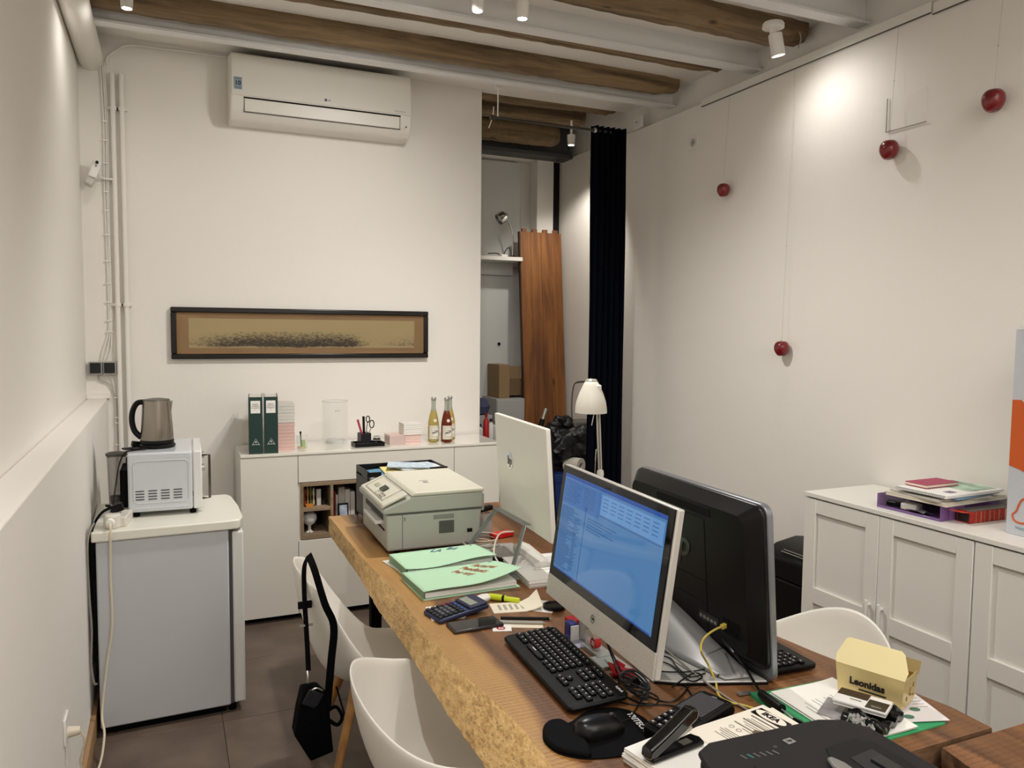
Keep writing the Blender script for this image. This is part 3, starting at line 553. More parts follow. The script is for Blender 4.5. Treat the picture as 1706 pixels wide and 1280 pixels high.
# acrylic cylinder
tt = thing('acrylic_vase', 'large clear acrylic cylinder standing on the sideboard', 'vase', (.888, 4.57, SH))
MB().lathe([(.062, 0), (.068, .004), (.074, .012), (.074, .262), (.0725, .262), (.0725, .014), (.060, .010), (0, .010)], (0, 0, 0), 48, cap=False).build('cylinder', clear, tt)
MB().lathe([(.0735, .0), (.0745, .0), (.0745, .003), (.0735, .003)], (0, 0, .259), 48, cap=False).build('rim', mat('rim_grey', '#b9b7b0', .3, alpha=.6), tt)
MB().lathe([(.050, 0), (.056, .004), (.056, .024), (.0545, .024), (.0545, .006), (0, .006)], (0, 0, .012), 40, cap=False).build('inner_dish', mat('inner_glass', '#f4f4f0', .03, alpha=.22, coat=1), tt)
text('pure', .016, inkg, tt, (0, -.0747, .212), FACE)
# desk organiser tray
tt = thing('pen_tray', 'black shallow organiser tray of small office bits on the sideboard', 'tray', (1.063, 4.49, SH), 2)
MB().prism([(-.078, -.045), (.078, -.045), (.082, .045), (-.082, .045)], 0, .004).build('base', black, tt)
m = MB()
for a, b in (((-.085, -.052), (.085, -.048)), ((-.085, .048), (.085, .052)), ((-.088, -.05), (-.083, .05)), ((.083, -.05), (.088, .05))): m.box((a[0], a[1], 0), (b[0], b[1], .024))
m.build('rim', black, tt, bevel=.002)
tt = thing('pen_pot', 'black square pen pot standing in the organiser tray', 'pot', (1.045, 4.505, SH + .004), 8)
m = MB(); s = .031
for a, b in (((-s, -s), (s, -s + .003)), ((-s, s - .003), (s, s)), ((-s, -s), (-s + .003, s)), ((s - .003, -s), (s, s))): m.box((a[0], a[1], 0), (b[0], b[1], .072))
m.box((-s, -s, 0), (s, s, .003)).build('walls', mat('pot_black', '#1c1a22', .35), tt, bevel=.001)
tag(MB().tube([(1.043, 4.50, SH + .02), (1.005, 4.50, SH + .155)], .0085, 8, smooth=False, rz=.005).build('marker', mat('marker_pink', '#b23a55', .4)), 'dark pink marker leaning left in the black pen pot', 'pen')
tag(MB().tube([(1.045, 4.51, SH + .02), (1.042, 4.51, SH + .172)], .0065, 8, smooth=False, rz=.008).build('marker', black), 'upright black marker in the black pen pot', 'pen')
tt = thing('scissors', 'scissors with black loop handles standing in the pen pot', 'scissors', (1.055, 4.505, SH + .02))
for sx_, h, rr in ((.012, .135, .0105), (.035, .105, .013)):
    pts = [(sx_ + cos(a) * rr, 0, h + sin(a) * rr * 1.7) for a in [2 * pi * k / 12 for k in range(13)]]
    MB().tube(pts, .0032, 6).build('handle', black, tt)
    MB().tube([(-.006, 0, 0), (sx_ - .003, 0, h - .02)], .0035, 6, smooth=False).build('blade', silver, tt)
tag(MB().lathe([(.022, 0), (.024, .004), (.024, .030), (.019, .036), (.019, .05), (.0, .052)], (1.118, 4.50, SH + .004), 20).build('glass_jar', glass('jar_glass', '#dfe4dd', .02, 1.3)), 'small glass jar with grey lid in the organiser tray', 'jar')
tag(MB().obox((1.115, 4.455, SH + .012), (.045, .014, .014), (0, 0, .1)).build('eraser', mat('red_matte', '#b02a20', .5), bevel=.003), 'red eraser at the front of the organiser tray', 'eraser')
tag(MB().obox((1.008, 4.465, SH + .014), (.034, .016, .012), (0, 0, -.5)).build('sharpener', mat('marker_pink'), bevel=.003), 'pink sharpener at the left end of the organiser tray', 'sharpener')
for k in range(5): tag(MB().tube([(1.05 + k * .01, 4.46 + .004 * (k % 2), SH + .006), (1.065 + k * .01, 4.456, SH + .012 + .003 * k), (1.075 + k * .008, 4.462, SH + .006)], .0012, 5).build('paper_clip', silver), 'tiny silver paper clip among others in the organiser tray', 'clip', 'paper clips in the organiser tray')
# note paper boxes
pp = mat('pale_pink_paper', '#e5c5bd', .8)
tt = thing('note_box', 'clear box of pale pink notes left of the white notes', 'box', (1.185, 4.46, SH), 3)
MB().box((0.003, .003, .0), (.094, .10, .052)).build('notes', pp, tt); m = MB()
for a, b in (((0, 0), (.097, .002)), ((0, .101), (.097, .103)), ((0, 0), (.002, .103)), ((.095, 0), (.097, .103))): m.box((a[0], a[1], 0), (b[0], b[1], .062))
m.build('clear_walls', mat('clear_wall', '#e8d8d2', .1, alpha=.35), tt)
ream('note_block', 1.285, 4.48, SH, .10, .10, .055, pp, 'pale pink note block under the white note block', 4)
ream('note_block', 1.275, 4.475, SH + .0552, .11, .11, .068, mat('note_white', '#ece9e2', .8), 'white note block on top of a pink one beside the bottles', 6)
# bottles
def bottle(x, y, liquid, label, nm):
    tt = thing('juice_bottle', label, 'bottle', (x, y, SH))
    g = glass('bottle_glass', '#eef2ea', .0, 1.3)
    prof = [(.028, 0), (.034, .004), (.0345, .09), (.033, .12), (.027, .155), (.0175, .195), (.0135, .215), (.0135, .258), (.0155, .262), (.0155, .274), (.0, .275)]
    MB().lathe(prof, (0, 0, 0), 28).build('glass_body', mat('bottle_glass_' + nm, liquid, .05, trans=.55, ior=1.35), tt) if 0 else None
    MB().lathe([(.0275, .004), (.0332, .008), (.0337, .09), (.0322, .12), (.0262, .155), (.0170, .193), (.0, .193)], (0, 0, 0), 28).build('liquid', mat('liquid_' + nm, liquid, .1, trans=.6, ior=1.2, coat=.6), tt)
    MB().lathe([(.0168, .1932), (.0135, .215), (.0135, .258), (.012, .258), (.012, .215), (.0155, .1932)], (0, 0, 0), 24, cap=False).build('neck', mat('neck_glass', '#dfe3dc', .05, trans=.8, ior=1.2), tt)
    MB().lathe([(.0150, .256), (.0158, .258), (.0158, .268), (.013, .274), (0, .275)], (0, 0, 0), 20).build('cap', mat('cap_silver', '#b4b2ad', .3, .7), tt)
    n = 12; vs = []
    for k in range(n + 1):
        a = R(-90 - 62 + 124 * k / n)
        for z in (.022, .105): vs.append((cos(a) * .0350, sin(a) * .0350, z))
    lb = MB().add(vs, [(2 * k, 2 * k + 2, 2 * k + 3, 2 * k + 1) for k in range(n)]).build('label', mat('bottle_label', '#d9d2c2', .7, noise=(.28, 160)), tt)
    lb2 = MB().box((-.017, -.0356, .04), (.017, -.0348, .088)).build('label_panel', mat('label_light', '#e4dfd2', .7), tt)
    text('FRUIT', .015, ink, tt, (0, -.0362, .064), (PI2, R(-18), 0), bold=.0004); text('COIDE', .006, inkg, tt, (0, -.0362, .076), FACE)
    MB().lathe([(.010, 0), (.010, .001)], (.0, -.0318, .135), 16, rot=(PI2 - .17, 0, 0)).build('neck_seal', mat('label_light'), tt)
bottle(1.468, 4.50, '#cbb866', 'yellow juice bottle standing apart, beside the white note block', 'yellow')
bottle(1.540, 4.465, '#8c2f12', 'orange-red juice bottle with white label', 'red')
bottle(1.590, 4.55, '#cbb866', 'yellow juice bottle half hidden behind the orange-red one', 'yellow')

# ================================================================== ALCOVE CONTENTS + CURTAIN
m = MB(); N_ = 44; vs = []; random.seed(5)
for zi in range(9):
    z = .02 + 2.895 * zi / 8; ww = 1 - .05 * (z / 2.9) ** 2
    for k in range(N_ + 1):
        u = k / N_; x = 2.465 + .255 * u * ww; y = 4.37 + .022 * sin(u * 2 * pi * 6 + .3 * sin(zi)) + .006 * sin(u * 17 + zi)
        vs.append((x, y, z))
fs = [(i * (N_ + 1) + k, i * (N_ + 1) + k + 1, (i + 1) * (N_ + 1) + k + 1, (i + 1) * (N_ + 1) + k) for i in range(8) for k in range(N_)]
t = thing('curtain', 'navy black velvet curtain gathered against the right wall', 'curtain', (0, 0, 0))
o = m.add(vs, fs).build('fabric', mat('curtain_velvet', '#060913', .95, spec=.1), t, ang=80)
sl = o.modifiers.new('solid', 'SOLIDIFY'); sl.thickness = .004
for k in range(4): MB().lathe([(.014, -.002), (.017, 0), (.014, .002), (.012, 0), (.014, -.002)], (2.475 + .004 * k, 4.37, 2.885), 14, rot=(0, PI2, 0), cap=False).build('ring', chrome, t)
t = thing('curtain_rod', 'thin dark metal curtain rod across the storage opening', 'rod', (0, 4.37, 2.885))
MB().cyl((1.79, 0, 0), (2.60, 0, 0), .009, n=12).build('rod', mat('rod_dark', '#4e4a46', .3, .9), t)
MB().lathe([(.013, -.02), (.014, 0), (.011, .008)], (1.79, 0, 0), 12, rot=(0, PI2, 0)).build('end_cap', mat('rod_dark'), t)
MB().tube([(1.82, 0, .0), (1.82, 0, .06), (1.82, 0, .18)], .004, 6, smooth=False).box((1.80, -.01, .17), (1.84, .01, .2)).build('hanger', white, t)
tag(MB().tube([(1.775, 4.4, 2.83), (1.80, 4.4, 2.90), (1.81, 4.41, 2.96)], .003, 6).build('pull_cord', white), 'short white pull cord hanging near the curtain rod end', 'cord')
# tall leaning pine boards (four planks joined by a tongue-notched end)
t = thing('plank_panel', 'tall varnished pine panel of planks with notched top leaning in the storage alcove', 'wood panel', (2.535, 5.40, 0), rot=(R(-5.2), R(.0), 0))
w4 = .0905
for k in range(4):
    x = k * w4; m = MB(); m.box((x + .001, 0, 0), (x + w4 - .001, .022, 2.41)); m.box((x + .020, 0, 2.41), (x + .060, .022, 2.435)); o = m.build('plank', pinewood, t, bevel=.0015)
m = MB(); m.box((-.006, .004, 0), (0, .03, 2.41)); m.build('edge_strip', mat('edge_dark', '#3c2212', .6), t)
# shelf with chrome lamp
t = thing('wall_shelf', 'narrow white shelf at the back of the storage alcove', 'shelf', (1.8, 5.58, 2.165))
MB().box((0, 0, 0), (.745, .22, .03)).build('board', white, t, bevel=.002); MB().box((0, .19, -.1), (.745, .22, 0)).build('rail', mat('door_panel'), t)
t = thing('desk_lamp', 'chrome gooseneck lamp with round head on the alcove shelf', 'lamp', (2.49, 5.66, 2.195))
MB().lathe([(.04, 0), (.04, .01), (.012, .016), (0, .016)], (0, 0, 0), 20).build('base', black, t)
MB().tube([(0, 0, .01), (.0, -.01, .12), (-.02, -.02, .22), (-.055, -.03, .28)], .0055, 8).build('neck', chrome, t)
MB().lathe([(.012, -.03), (.022, -.02), (.045, .0), (.05, .03), (.046, .055), (.044, .055), (.046, .03), (.01, -.01)], (-.085, -.03, .315), 24, rot=(0, R(-125), 0), cap=False).build('head', chrome, t)
tag(MB().tube([(2.27, 5.62, 2.215), (2.35, 5.63, 2.22), (2.40, 5.64, 2.20), (2.42, 5.64, 2.24), (2.45, 5.65, 2.27), (2.47, 5.66, 2.26), (2.475, 5.63, 2.2)], .004, 6).build('cable', dgrey), 'loop of dark lamp cord on the alcove shelf', 'cord')
tag(MB().obox((2.40, 5.63, 2.205), (.06, .04, .018), (0, 0, .3)).build('charger', white, bevel=.004), 'small white charger on the alcove shelf beside the lamp', 'charger')
# boxes
t = thing('cardboard_box', 'open brown cardboard box on the white unit in the alcove', 'box', (2.34, 5.55, 1.10))
cb = mat('cardboard', '#8a7152', .85)
MB().box((0, 0, 0), (.09, .24, .26)).build('body', cb, t, bevel=.002); MB().box((.09, .02, .02), (.20, .22, .15)).build('side', mat('cardboard_dark', '#6d563c', .85), t)
MB().obox((.14, .02, .20), (.10, .004, .10), (R(8), 0, 0)).build('flap', cb, t)
t = thing('storage_unit', 'pale grey storage unit in the alcove below the cardboard box', 'cabinet', (2.30, 5.50, 0))
MB().box((0, 0, 0), (.235, .3, 1.10)).build('body', mat('unit_grey', '#9c9b98', .6), t, bevel=.003)
MB().box((.004, -.012, .02), (.231, 0, 1.09)).build('door', mat('unit_grey2', '#a8a7a3', .6), t, bevel=.002); MB().cyl((.21, -.012, .7), (.21, -.026, .7), .008).build('knob', dgrey, t)
t = thing('side_table', 'low dark storage table in the alcove behind the sideboard', 'table', (1.82, 4.95, 0))
MB().box((0, 0, .80), (.34, .30, .84)).build('table_top', dgrey, t)
for x, y in ((.01, .01), (.30, .01), (.01, .26), (.30, .26)): MB().box((x, y, 0), (x + .03, y + .03, .80)).build('leg', dgrey, t)
for k, (px, c, h, nm) in enumerate(((797, '#c9c8c4', .14, 'white bottle at the wall edge'), (807, '#a32020', .21, 'red capped bottle'), (815, '#d4d2cd', .17, 'pale bottle'), (823, '#c2c1bc', .15, 'pale squat bottle nearest the computer'))):
    p = aty(px + 3, 700, 4.98 + .02 * k)
    tt = thing('spray_bottle', nm + ' in the alcove behind the sideboard', 'bottle', (p[0], p[1], .84))
    MB().lathe([(.018, 0), (.02, .005), (.02, h * .75), (.008, h * .85), (.008, h * .9)], (0, 0, 0), 14).build('body', mat('bottle_c%d' % k, c, .4), tt); MB().lathe([(.010, h * .88), (.010, h), (0, h)], (0, 0, 0), 12).build('cap', mat('capc%d' % k, '#8b1a1a' if k == 1 else '#22232a', .5), tt)
p = aty(803, 690, 5.1)
tag(MB().lathe([(.0, -.07), (.05, -.05), (.065, 0), (.04, .05), (0, .06)], (p[0], 5.12, 1.09), 12).build('blue_bag', mat('navy_cloth', '#3a3f58', .9)), 'crumpled navy bag behind the bottles in the alcove', 'bag')
tag(MB().box((p[0] - .06, 5.05, .84), (p[0] + .06, 5.2, 1.03)).build('storage_box', mat('unit_grey'), bevel=.003), 'grey box under the navy bag in the alcove', 'box')
# rubbish bag, blue bag, roll, vacuum tube, bag with loop handle
import bmesh
def lump(name, c, s, m, seed, amp=.25, parent=None, sub=3, freq=9):
    from mathutils import noise
    bm = bmesh.new(); bmesh.ops.create_icosphere(bm, subdivisions=sub + 1, radius=1)
    for v in bm.verts:
        n = noise.noise(v.co * 1.6 + Vector((seed, 0, 0))) * amp + abs(noise.noise(v.co * freq * .5 + Vector((0, seed, 0)))) * amp * .45
        v.co *= 1 + n; v.co.z = max(v.co.z, -.85)
        v.co = Vector((v.co.x * s[0], v.co.y * s[1], v.co.z * s[2]))
    me = bpy.data.meshes.new(name); bm.to_mesh(me); bm.free(); me.materials.append(m)
    me.polygons.foreach_set('use_smooth', [True] * len(me.polygons)); me.set_sharp_from_angle(angle=R(50))
    o = bpy.data.objects.new(name, me); COL.objects.link(o); o.location = c
    if parent: o.parent = parent
    return o
bagm = mat('bin_bag', '#0c0c0e', .38, bump=.6, bscale=22)
t = thing('rubbish_bag', 'shiny black rubbish bag piled in front of the pine panel', 'bag', (2.62, 4.98, .62))
lump('bag_body', (.03, 0, .17), (.25, .17, .17), bagm, 2, .38, t, 4, 14); lump('tied_top', (-.02, 0, .345), (.07, .05, .045), bagm, 5, .7, t, 3, 14); lump('side_bulge', (-.17, .02, .25), (.10, .09, .07), bagm, 9, .6, t, 3, 14)
t = thing('storage_crate', 'royal blue crate under the black rubbish bag', 'crate', (2.42, 4.83, 0))
MB().box((0, 0, 0), (.38, .32, .62)).build('body', mat('royal_blue', '#14306e', .5), t, bevel=.01); MB().box((-.005, -.005, .56), (.385, .325, .60)).build('rim', mat('royal_blue'), t, bevel=.004)
p = aty(955, 780, 4.7); q = (2.50, 5.0, .60)
t = thing('paper_roll', 'off white paper roll sticking out below the rubbish bag', 'roll', (2.60, 4.90, .676), rot=(PI2, 0, R(28)))
MB().lathe([(.022, 0), (.055, 0), (.055, .12), (.022, .12)], (0, 0, 0), 28, cap=False).lathe([(.022, .001), (.022, .119)], (0, 0, 0), 20, cap=False).build('sheet', mat('roll_white', '#cfc9bd', .8), t)
p = aty(912, 690, 4.95)
t = thing('vacuum_tube', 'short chrome vacuum tube end above the rubbish bag', 'tube', (2.425, 4.96, .98), rot=(0, R(18), 0))
MB().cyl((0, 0, 0), (0, 0, .10), .013).build('tube', chrome, t); MB().cyl((0, 0, -.12), (0, 0, .02), .018).build('collar', black, t)
t = thing('tote_bag', 'grey fabric bag with a tall loop handle against the right wall', 'bag', (2.80, 5.02, .55))
MB().tube([(-.10, 0, .40), (-.105, 0, .55), (-.09, 0, .68), (-.04, 0, .705), (.05, 0, .70), (.08, 0, .69)], .012, 8, rz=.005).build('handle', mat('strap_beige', '#7c7164', .8), t)
MB().obox((0, .02, .15), (.2, .1, .55)).build('body', mat('bag_grey', '#6c6861', .85), t, bevel=.02); MB().box((-.1, -.03, -.55), (.1, .07, -.125)).build('lower_body', mat('bag_grey'), t, bevel=.01)

# ================================================================== RIGHT WALL: socket, wires, apples
t = thing('wall_socket', 'white wall socket high on the right wall beside the curtain', 'socket', (2.93, 3.948, 2.767))
MB().box((-.010, -.045, -.042), (0, .045, .042)).build('plate', white, t, bevel=.003); MB().lathe([(.026, 0), (.028, .003), (.022, .004), (.021, .001)], (-.010, 0, 0), 20, rot=(0, -PI2, 0), cap=False).build('socket_ring', mat('socket_white', '#dcd8ce', .35), t); MB().cyl((-.010, 0, 0), (-.0108, 0, 0), .021, n=20).build('socket_recess', mat('recess_grey', '#b3afa7', .5), t)
for z in (-.009, .009): MB().cyl((-.012, z, 0), (-.0095, z, 0), .003).build('pin_hole', dgrey, t)
t = thing('junction_box', 'small white junction box where the right wall meets the ceiling', 'box', (2.93, 4.56, 3.03)); MB().box((-.02, -.05, -.04), (0, .05, .04)).build('cover', white, t, bevel=.004); MB().cyl((-.02, 0, 0), (-.023, 0, 0), .006).build('screw', grey, t)
def apple(y, z, r, lab, top, beads=(.1,), squash=1.32):
    t = thing('hanging_apple', lab, 'apple', (2.888, y, z))
    prof = []
    for k in range(17):
        a = pi * k / 16; rr = sin(a) * (1 + .10 * sin(a)) * (1 - .10 * (1 + cos(a)) / 2 * -1 if 0 else 1)
        zz = -cos(a); zz = zz * squash - .32 * math.exp(-(sin(a) / .38) ** 2) * (zz)
        rr *= (1 + .10 * zz); prof.append((max(rr, 0) * r, zz * r))
    def am():
        m = mat('apple_skin', '#720d15', .3, coat=.5, noise=(.45, 14)); return m
    MB().lathe(prof, (0, 0, 0), 28, cap=False).build('fruit', am(), t, ang=80)
    MB().tube([(0, 0, r * .68), (.002, .0, r * 1.0), (.0, .005, r * 1.2)], .0017, 6).build('stem', mat('stem_brown', '#3b2618', .7), t)
    w = MB().tube([(0.0, 0, r * .7), (.027, 0, 2.957 - z)], .0007, 5, smooth=False).build('wire', mat('nylon_line', '#c9c4b8', .3, alpha=.8), t)
    for b in beads: MB().lathe([(0, -.004), (.003, 0), (0, .004)], (.027 * (b) / (2.957 - z), 0, r * .7 + b), 8).build('wire_clamp', silver, t)
a1 = atx(1205, 317, 2.888); apple(a1[1], a1[2], .032, 'red apple hanging nearest the wall socket', 2.97, (.06,))
a2 = atx(1302, 581, 2.888); apple(a2[1], a2[2], .034, 'red apple hanging lowest of the four', 2.97, (.5,))
a3 = atx(1481, 250, 2.888); apple(a3[1], a3[2], .036, 'red apple hanging below the clear acrylic plate', 2.97, (.06, .27))
a4 = atx(1655, 168, 2.888); apple(a4[1], a4[2], .037, 'largest and highest red apple, nearest the photo right edge', 2.97, (.18,))
t = thing('acrylic_plate', 'clear acrylic plate hanging flat on the right wall above an apple', 'plate', (2.922, 2.455, 2.59))
MB().box((-.002, -.10, -.072), (.002, .10, .072)).build('sheet', mat('plate_acrylic', '#f2f2ee', .05, alpha=.05, coat=.3), t, bevel=.0006)
m = MB(); m.box((-.003, -.10, -.074), (.003, .10, -.071)); m.box((-.003, .098, -.072), (.003, .1, .072)); m.build('edge', mat('plate_edge', '#9d988e', .3, alpha=.6), t)
# ceiling spotlight at right
t = thing('ceiling_spotlight', 'white cylindrical spotlight on a round ceiling base near the right wall', 'light', (2.62, 2.95, 3.055))
MB().lathe([(.0, .02), (.045, .02), (.05, .012), (.05, -.004), (.0, -.006)], (0, 0, 0), 28).build('base', white, t)
MB().obox((.0, 0, -.022), (.03, .012, .04)).build('bracket', white, t)
MB().lathe([(.0, 0), (.03, 0), (.032, -.006), (.032, -.1), (.029, -.1), (.028, -.085), (0, -.08)], (.012, 0, -.028), 28, rot=(0, R(-14), 0)).build('barrel', white, t)
MB().lathe([(0, 0), (.026, 0), (.026, -.004), (0, -.004)], (.034, 0, -.118), 24, rot=(0, R(-14), 0)).build('lens', mat('lamp_glow', '#ffffff', .3, emit='#fff4e0', es=40), t)
tag(MB().tube([(2.78, 2.95, 3.06), (2.80, 2.96, 3.03), (2.795, 2.97, 2.99)], .003, 6).build('cable', grey), 'thin grey cable from beam to wall beside the spotlight', 'cable')
def mini_spot(loc, lab):
    t = thing('ceiling_spotlight', lab, 'light', loc)
    MB().lathe([(.0, .0), (.026, .0), (.028, -.006), (.024, -.07), (.02, -.07), (.018, -.05), (0, -.045)], (0, 0, 0), 22).build('barrel', white, t)
    MB().lathe([(0, 0), (.018, 0), (.018, -.004), (0, -.004)], (0, 0, -.066), 20).build('lens', mat('lamp_glow'), t)
    MB().cyl((0, 0, 0), (0, 0, 3.06 - loc[2] + .0), .008, n=8).build('stem', white, t)
mini_spot((1.205, 3.12, 3.02), 'small lit ceiling spotlight, left one of the close pair'); mini_spot((1.395, 3.09, 3.01), 'small lit ceiling spotlight, right one of the close pair')
mini_spot((2.553, 4.82, 2.965), 'small lit ceiling spotlight inside the storage alcove')
mini_spot((-.135, 3.90, 3.085), 'small ceiling spotlight beside the white duct')

# ================================================================== WHITE CABINETS RIGHT
def cabinet(y1, lab):
    t = thing('cabinet', lab, 'cabinet', (2.50, y1 - .775, 0))
    W_, D, Hh = .775, .41, .95
    MB().box((-.003, -.001, Hh - .018), (D, W_, Hh)).build('top', cabgrey, t, bevel=.0015)
    MB().box((.022, 0, .0), (D, .016, Hh - .018)).build('side_panel', cabgrey, t); MB().box((.022, W_ - .016, 0), (D, W_, Hh - .018)).build('side_panel', cabgrey, t)
    MB().box((.022, .016, .04), (D, W_ - .016, .06)).build('bottom_panel', cabgrey, t); MB().box((D - .01, .016, 0), (D, W_ - .016, Hh - .02)).build('back_panel', cabgrey, t)
    for a in (0, 1):
        ya, yb = (.002, W_ / 2 - .0015) if a == 0 else (W_ / 2 + .0015, W_ - .002)
        d = MB().box((.014, ya, .008), (.020, yb, Hh - .024)).build('door', cabgrey, t)
        fr = MB(); sw = .063
        fr.box((.002, ya, .008), (.014, ya + sw, Hh - .024)); fr.box((.002, yb - sw, .008), (.014, yb, Hh - .024))
        for z0, z1 in ((.008, .075), (.478, .546), (Hh - .024 - .06, Hh - .024)): fr.box((.0025, ya + sw, z0), (.014, yb - sw, z1))
        fr.build('door_frame', cabgrey, d, bevel=.0015, seg=1)
        yh = (yb - .028) if a == 0 else (ya + .028)
        h = MB(); h.box((-.022, yh - .006, .40), (-.014, yh + .006, .59)); h.box((-.014, yh - .006, .415), (.002, yh + .006, .425)); h.box((-.014, yh - .006, .565), (.002, yh + .006, .575))
        h.build('handle', white, d, bevel=.002)
    return t
cabinet(2.53, 'white two-door shaker cabinet under the paper pile'); cabinet(1.753, 'white two-door shaker cabinet under the orange printed box, nearer the viewer')
# on it
CZ = .95
t = thing('document_tray', 'purple translucent document tray holding papers on the white cabinet', 'tray', (2.555, 1.925, CZ), 2)
pu = mat('purple_plastic', '#8a66a3', .15, alpha=.75, coat=.5)
m = MB(); m.box((0, 0, 0), (.34, .27, .003)); m.box((0, 0, 0), (.34, .003, .055)); m.box((0, .267, 0), (.34, .27, .055)); m.box((.337, 0, 0), (.34, .27, .055)); m.box((0, 0, 0), (.003, .27, .010)); m.build('tray', pu, t, bevel=.001)
MB().box((.05, -.001, .0), (.13, .0, .052)).build('tab', mat('purple_tab', '#9a74b4', .5), t); MB().box((.15, .01, .003), (.33, .24, .05)).build('paper_fill', mat('dark_fill', '#3a2f44', .7), t)
tag(MB().obox((2.60, 2.15, CZ + .016), (.03, .07, .020), (0, 0, .3)).build('gadget', black, bevel=.006), 'black gadget end poking from the purple tray', 'gadget')
tag(MB().obox((2.59, 2.075, CZ + .022), (.05, .06, .026), (0, 0, .2)).build('adapter', mat('adapter_white', '#c9c7c1', .4), bevel=.004), 'white plug adapter in the purple tray', 'adapter')
tag(MB().sheet(lambda u, v: (2.55 + .05 * u, 1.99 + .08 * v, CZ + .016 + .006 * sin(u * 5 + v * 3)), 6, 6, .001).build('plastic_sachet', mat('sachet_grey', '#8f8a94', .2, .4)), 'small grey foil sachet hanging out of the purple tray', 'sachet')
def papers(name, c, s, rz, z, th, m, label, cat='paper', curl=.0, n=1, grp=None):
    t = thing(name, label, cat, (c[0], c[1], z), rz, grp)
    for k in range(n):
        j = [rnd.uniform(-.004, .004) for _ in range(2)]; zz = th * k / n
        MB().sheet(lambda u, v: ((u - .5) * s[0] + j[0], (v - .5) * s[1] + j[1], zz + th / n * .9 + curl * (max(0, u - .6) ** 2) * (.6 + v) * 2), 6, 6, th / n * .85).build('sheet', m, t)
    return t
papers('magazine', (2.735, 2.045), (.36, .25), 3, CZ + .056, .014, mat('cream_mag', '#e6dfd0', .6), 'cream magazines resting on the purple tray', 'magazine', .0, 4)
papers('magazine', (2.69, 2.03), (.27, .22), -5, CZ + .071, .007, mat('grey_mag', '#cfcbc2', .6), 'pale grey journal between the cream magazines and the blue brochure', 'magazine', .0, 2)
papers('brochure', (2.735, 2.015), (.28, .19), 7, CZ + .079, .007, mat('blue_mag', '#7fa3c0', .5), 'pale blue brochure under the spiral notebook', 'brochure', .0, 1)
t = papers('spiral_notebook', (2.72, 2.02), (.33, .21), 2, CZ + .087, .010, paper, 'spiral bound notebook with green landscape cover on the pile', 'notebook', .0, 2)
MB().box((.0, -.085, .0101), (.155, .095, .0107)).build('cover_print', mat('landscape_print', '#9fb8a4', .6, noise=(.5, 20)), t); MB().box((-.10, -.075, .0101), (-.06, -.045, .0106)).build('cover_motif', mat('motif_grey', '#8a7c90', .6), t)
for k in range(24): MB().lathe([(.0042, -.0008), (.0052, 0), (.0042, .0008)], (-.166, -.098 + k * .0085, .005), 8, rot=(PI2, 0, 0), cap=False).build('spiral_ring', dgrey, t)
t = thing('notebook', 'pink covered notebook on top of the paper pile', 'book', (2.695, 2.075, CZ + .0985), 1)
MB().box((-.088, -.045, .002), (.085, .044, .011)).build('pages', papery, t); MB().box((-.09, -.047, .011), (.09, .047, .0135)).build('cover', mat('pink_cover', '#a83358', .5), t, bevel=.001); MB().box((-.09, -.047, 0), (.09, .047, .002)).build('cover', mat('pink_cover'), t)
t = thing('red_box', 'open red striped box on the white cabinet in front of the purple tray', 'box', (2.625, 1.862, CZ), -1)
MB().box((.0, .0, .001), (.26, .052, .044)).build('body', mat('red_print', '#a8281e', .5, noise=(.3, 60)), t, bevel=.001); MB().box((.004, .0, .044), (.26, .052, .0455)).build('top', mat('box_grey_top', '#5d5851', .6), t)
MB().obox((-.022, .026, .043), (.05, .056, .0015), (0, R(8), 0)).build('flap', mat('flap_orange', '#d0492a', .5), t); MB().box((-.001, .004, .005), (.001, .048, .040)).build('opening', mat('inside_dark', '#2a201c', .8), t)
for k, x in enumerate((.03, .055, .075, .10, .125, .15, .185)): MB().box((x, -.0012, .003), (x + (.002, .005, .002, .006, .003, .006, .004)[k], -.0002, .042)).build('stripe', mat('stripe_cream' if k == 6 else 'stripe_tan', '#e3b79a' if k == 6 else '#b97c55', .5), t)
t = thing('printed_box', 'tall pale grey box with large orange shape at the right photo edge', 'box', (2.63, 1.735, CZ), 0)
MB().box((0, -.4, 0), (.2, 0, .70)).build('body', mat('pale_blue_card', '#c8cbd2', .5), t, bevel=.002)
m = MB(); pts = []
for k in range(14): a = R(90 + 180 * k / 13); 
pts = [(-.4, .50)] + [(-.05 + .0 - .0 + .02 * sin(a) - .03, .36 + .10 * cos(a)) for a in [R(x) for x in range(0, 181, 15)]] + [(-.4, .22)]
pts = [(-.001, .46), (-.03, .462), (-.06, .44), (-.10, .43), (-.4, .43), (-.4, .19), (-.08, .21), (-.04, .225), (-.001, .235)]
m.prism([(a, b) for a, b in pts], -.0012, 0, 'x').build('orange_shape', mat('orange_print', '#d0602a', .5), t)
pts = [(-.04, .10), (-.052, .125), (-.07, .13), (-.09, .12), (-.10, .09), (-.09, .06), (-.055, .045), (-.03, .05), (-.022, .068), (-.034, .082), (-.04, .10)]
MB().tube([(-.001, a, b) for a, b in pts], .003, 6).build('outline_drawing', mat('orange_print'), t)
text('happy', .014, mat('teal_ink', '#7fa9b5', .6), t, (-.001, -.05, .028), LEFT)
for k in range(6): MB().obox((.004, -.02 - k * .018, .705 + .002 * (k % 2)), (.01, .02, .01), (.5, .3, .2 * k)).build('plastic_wrap', mat('wrap_clear', '#e4e4e0', .1, alpha=.7), t)
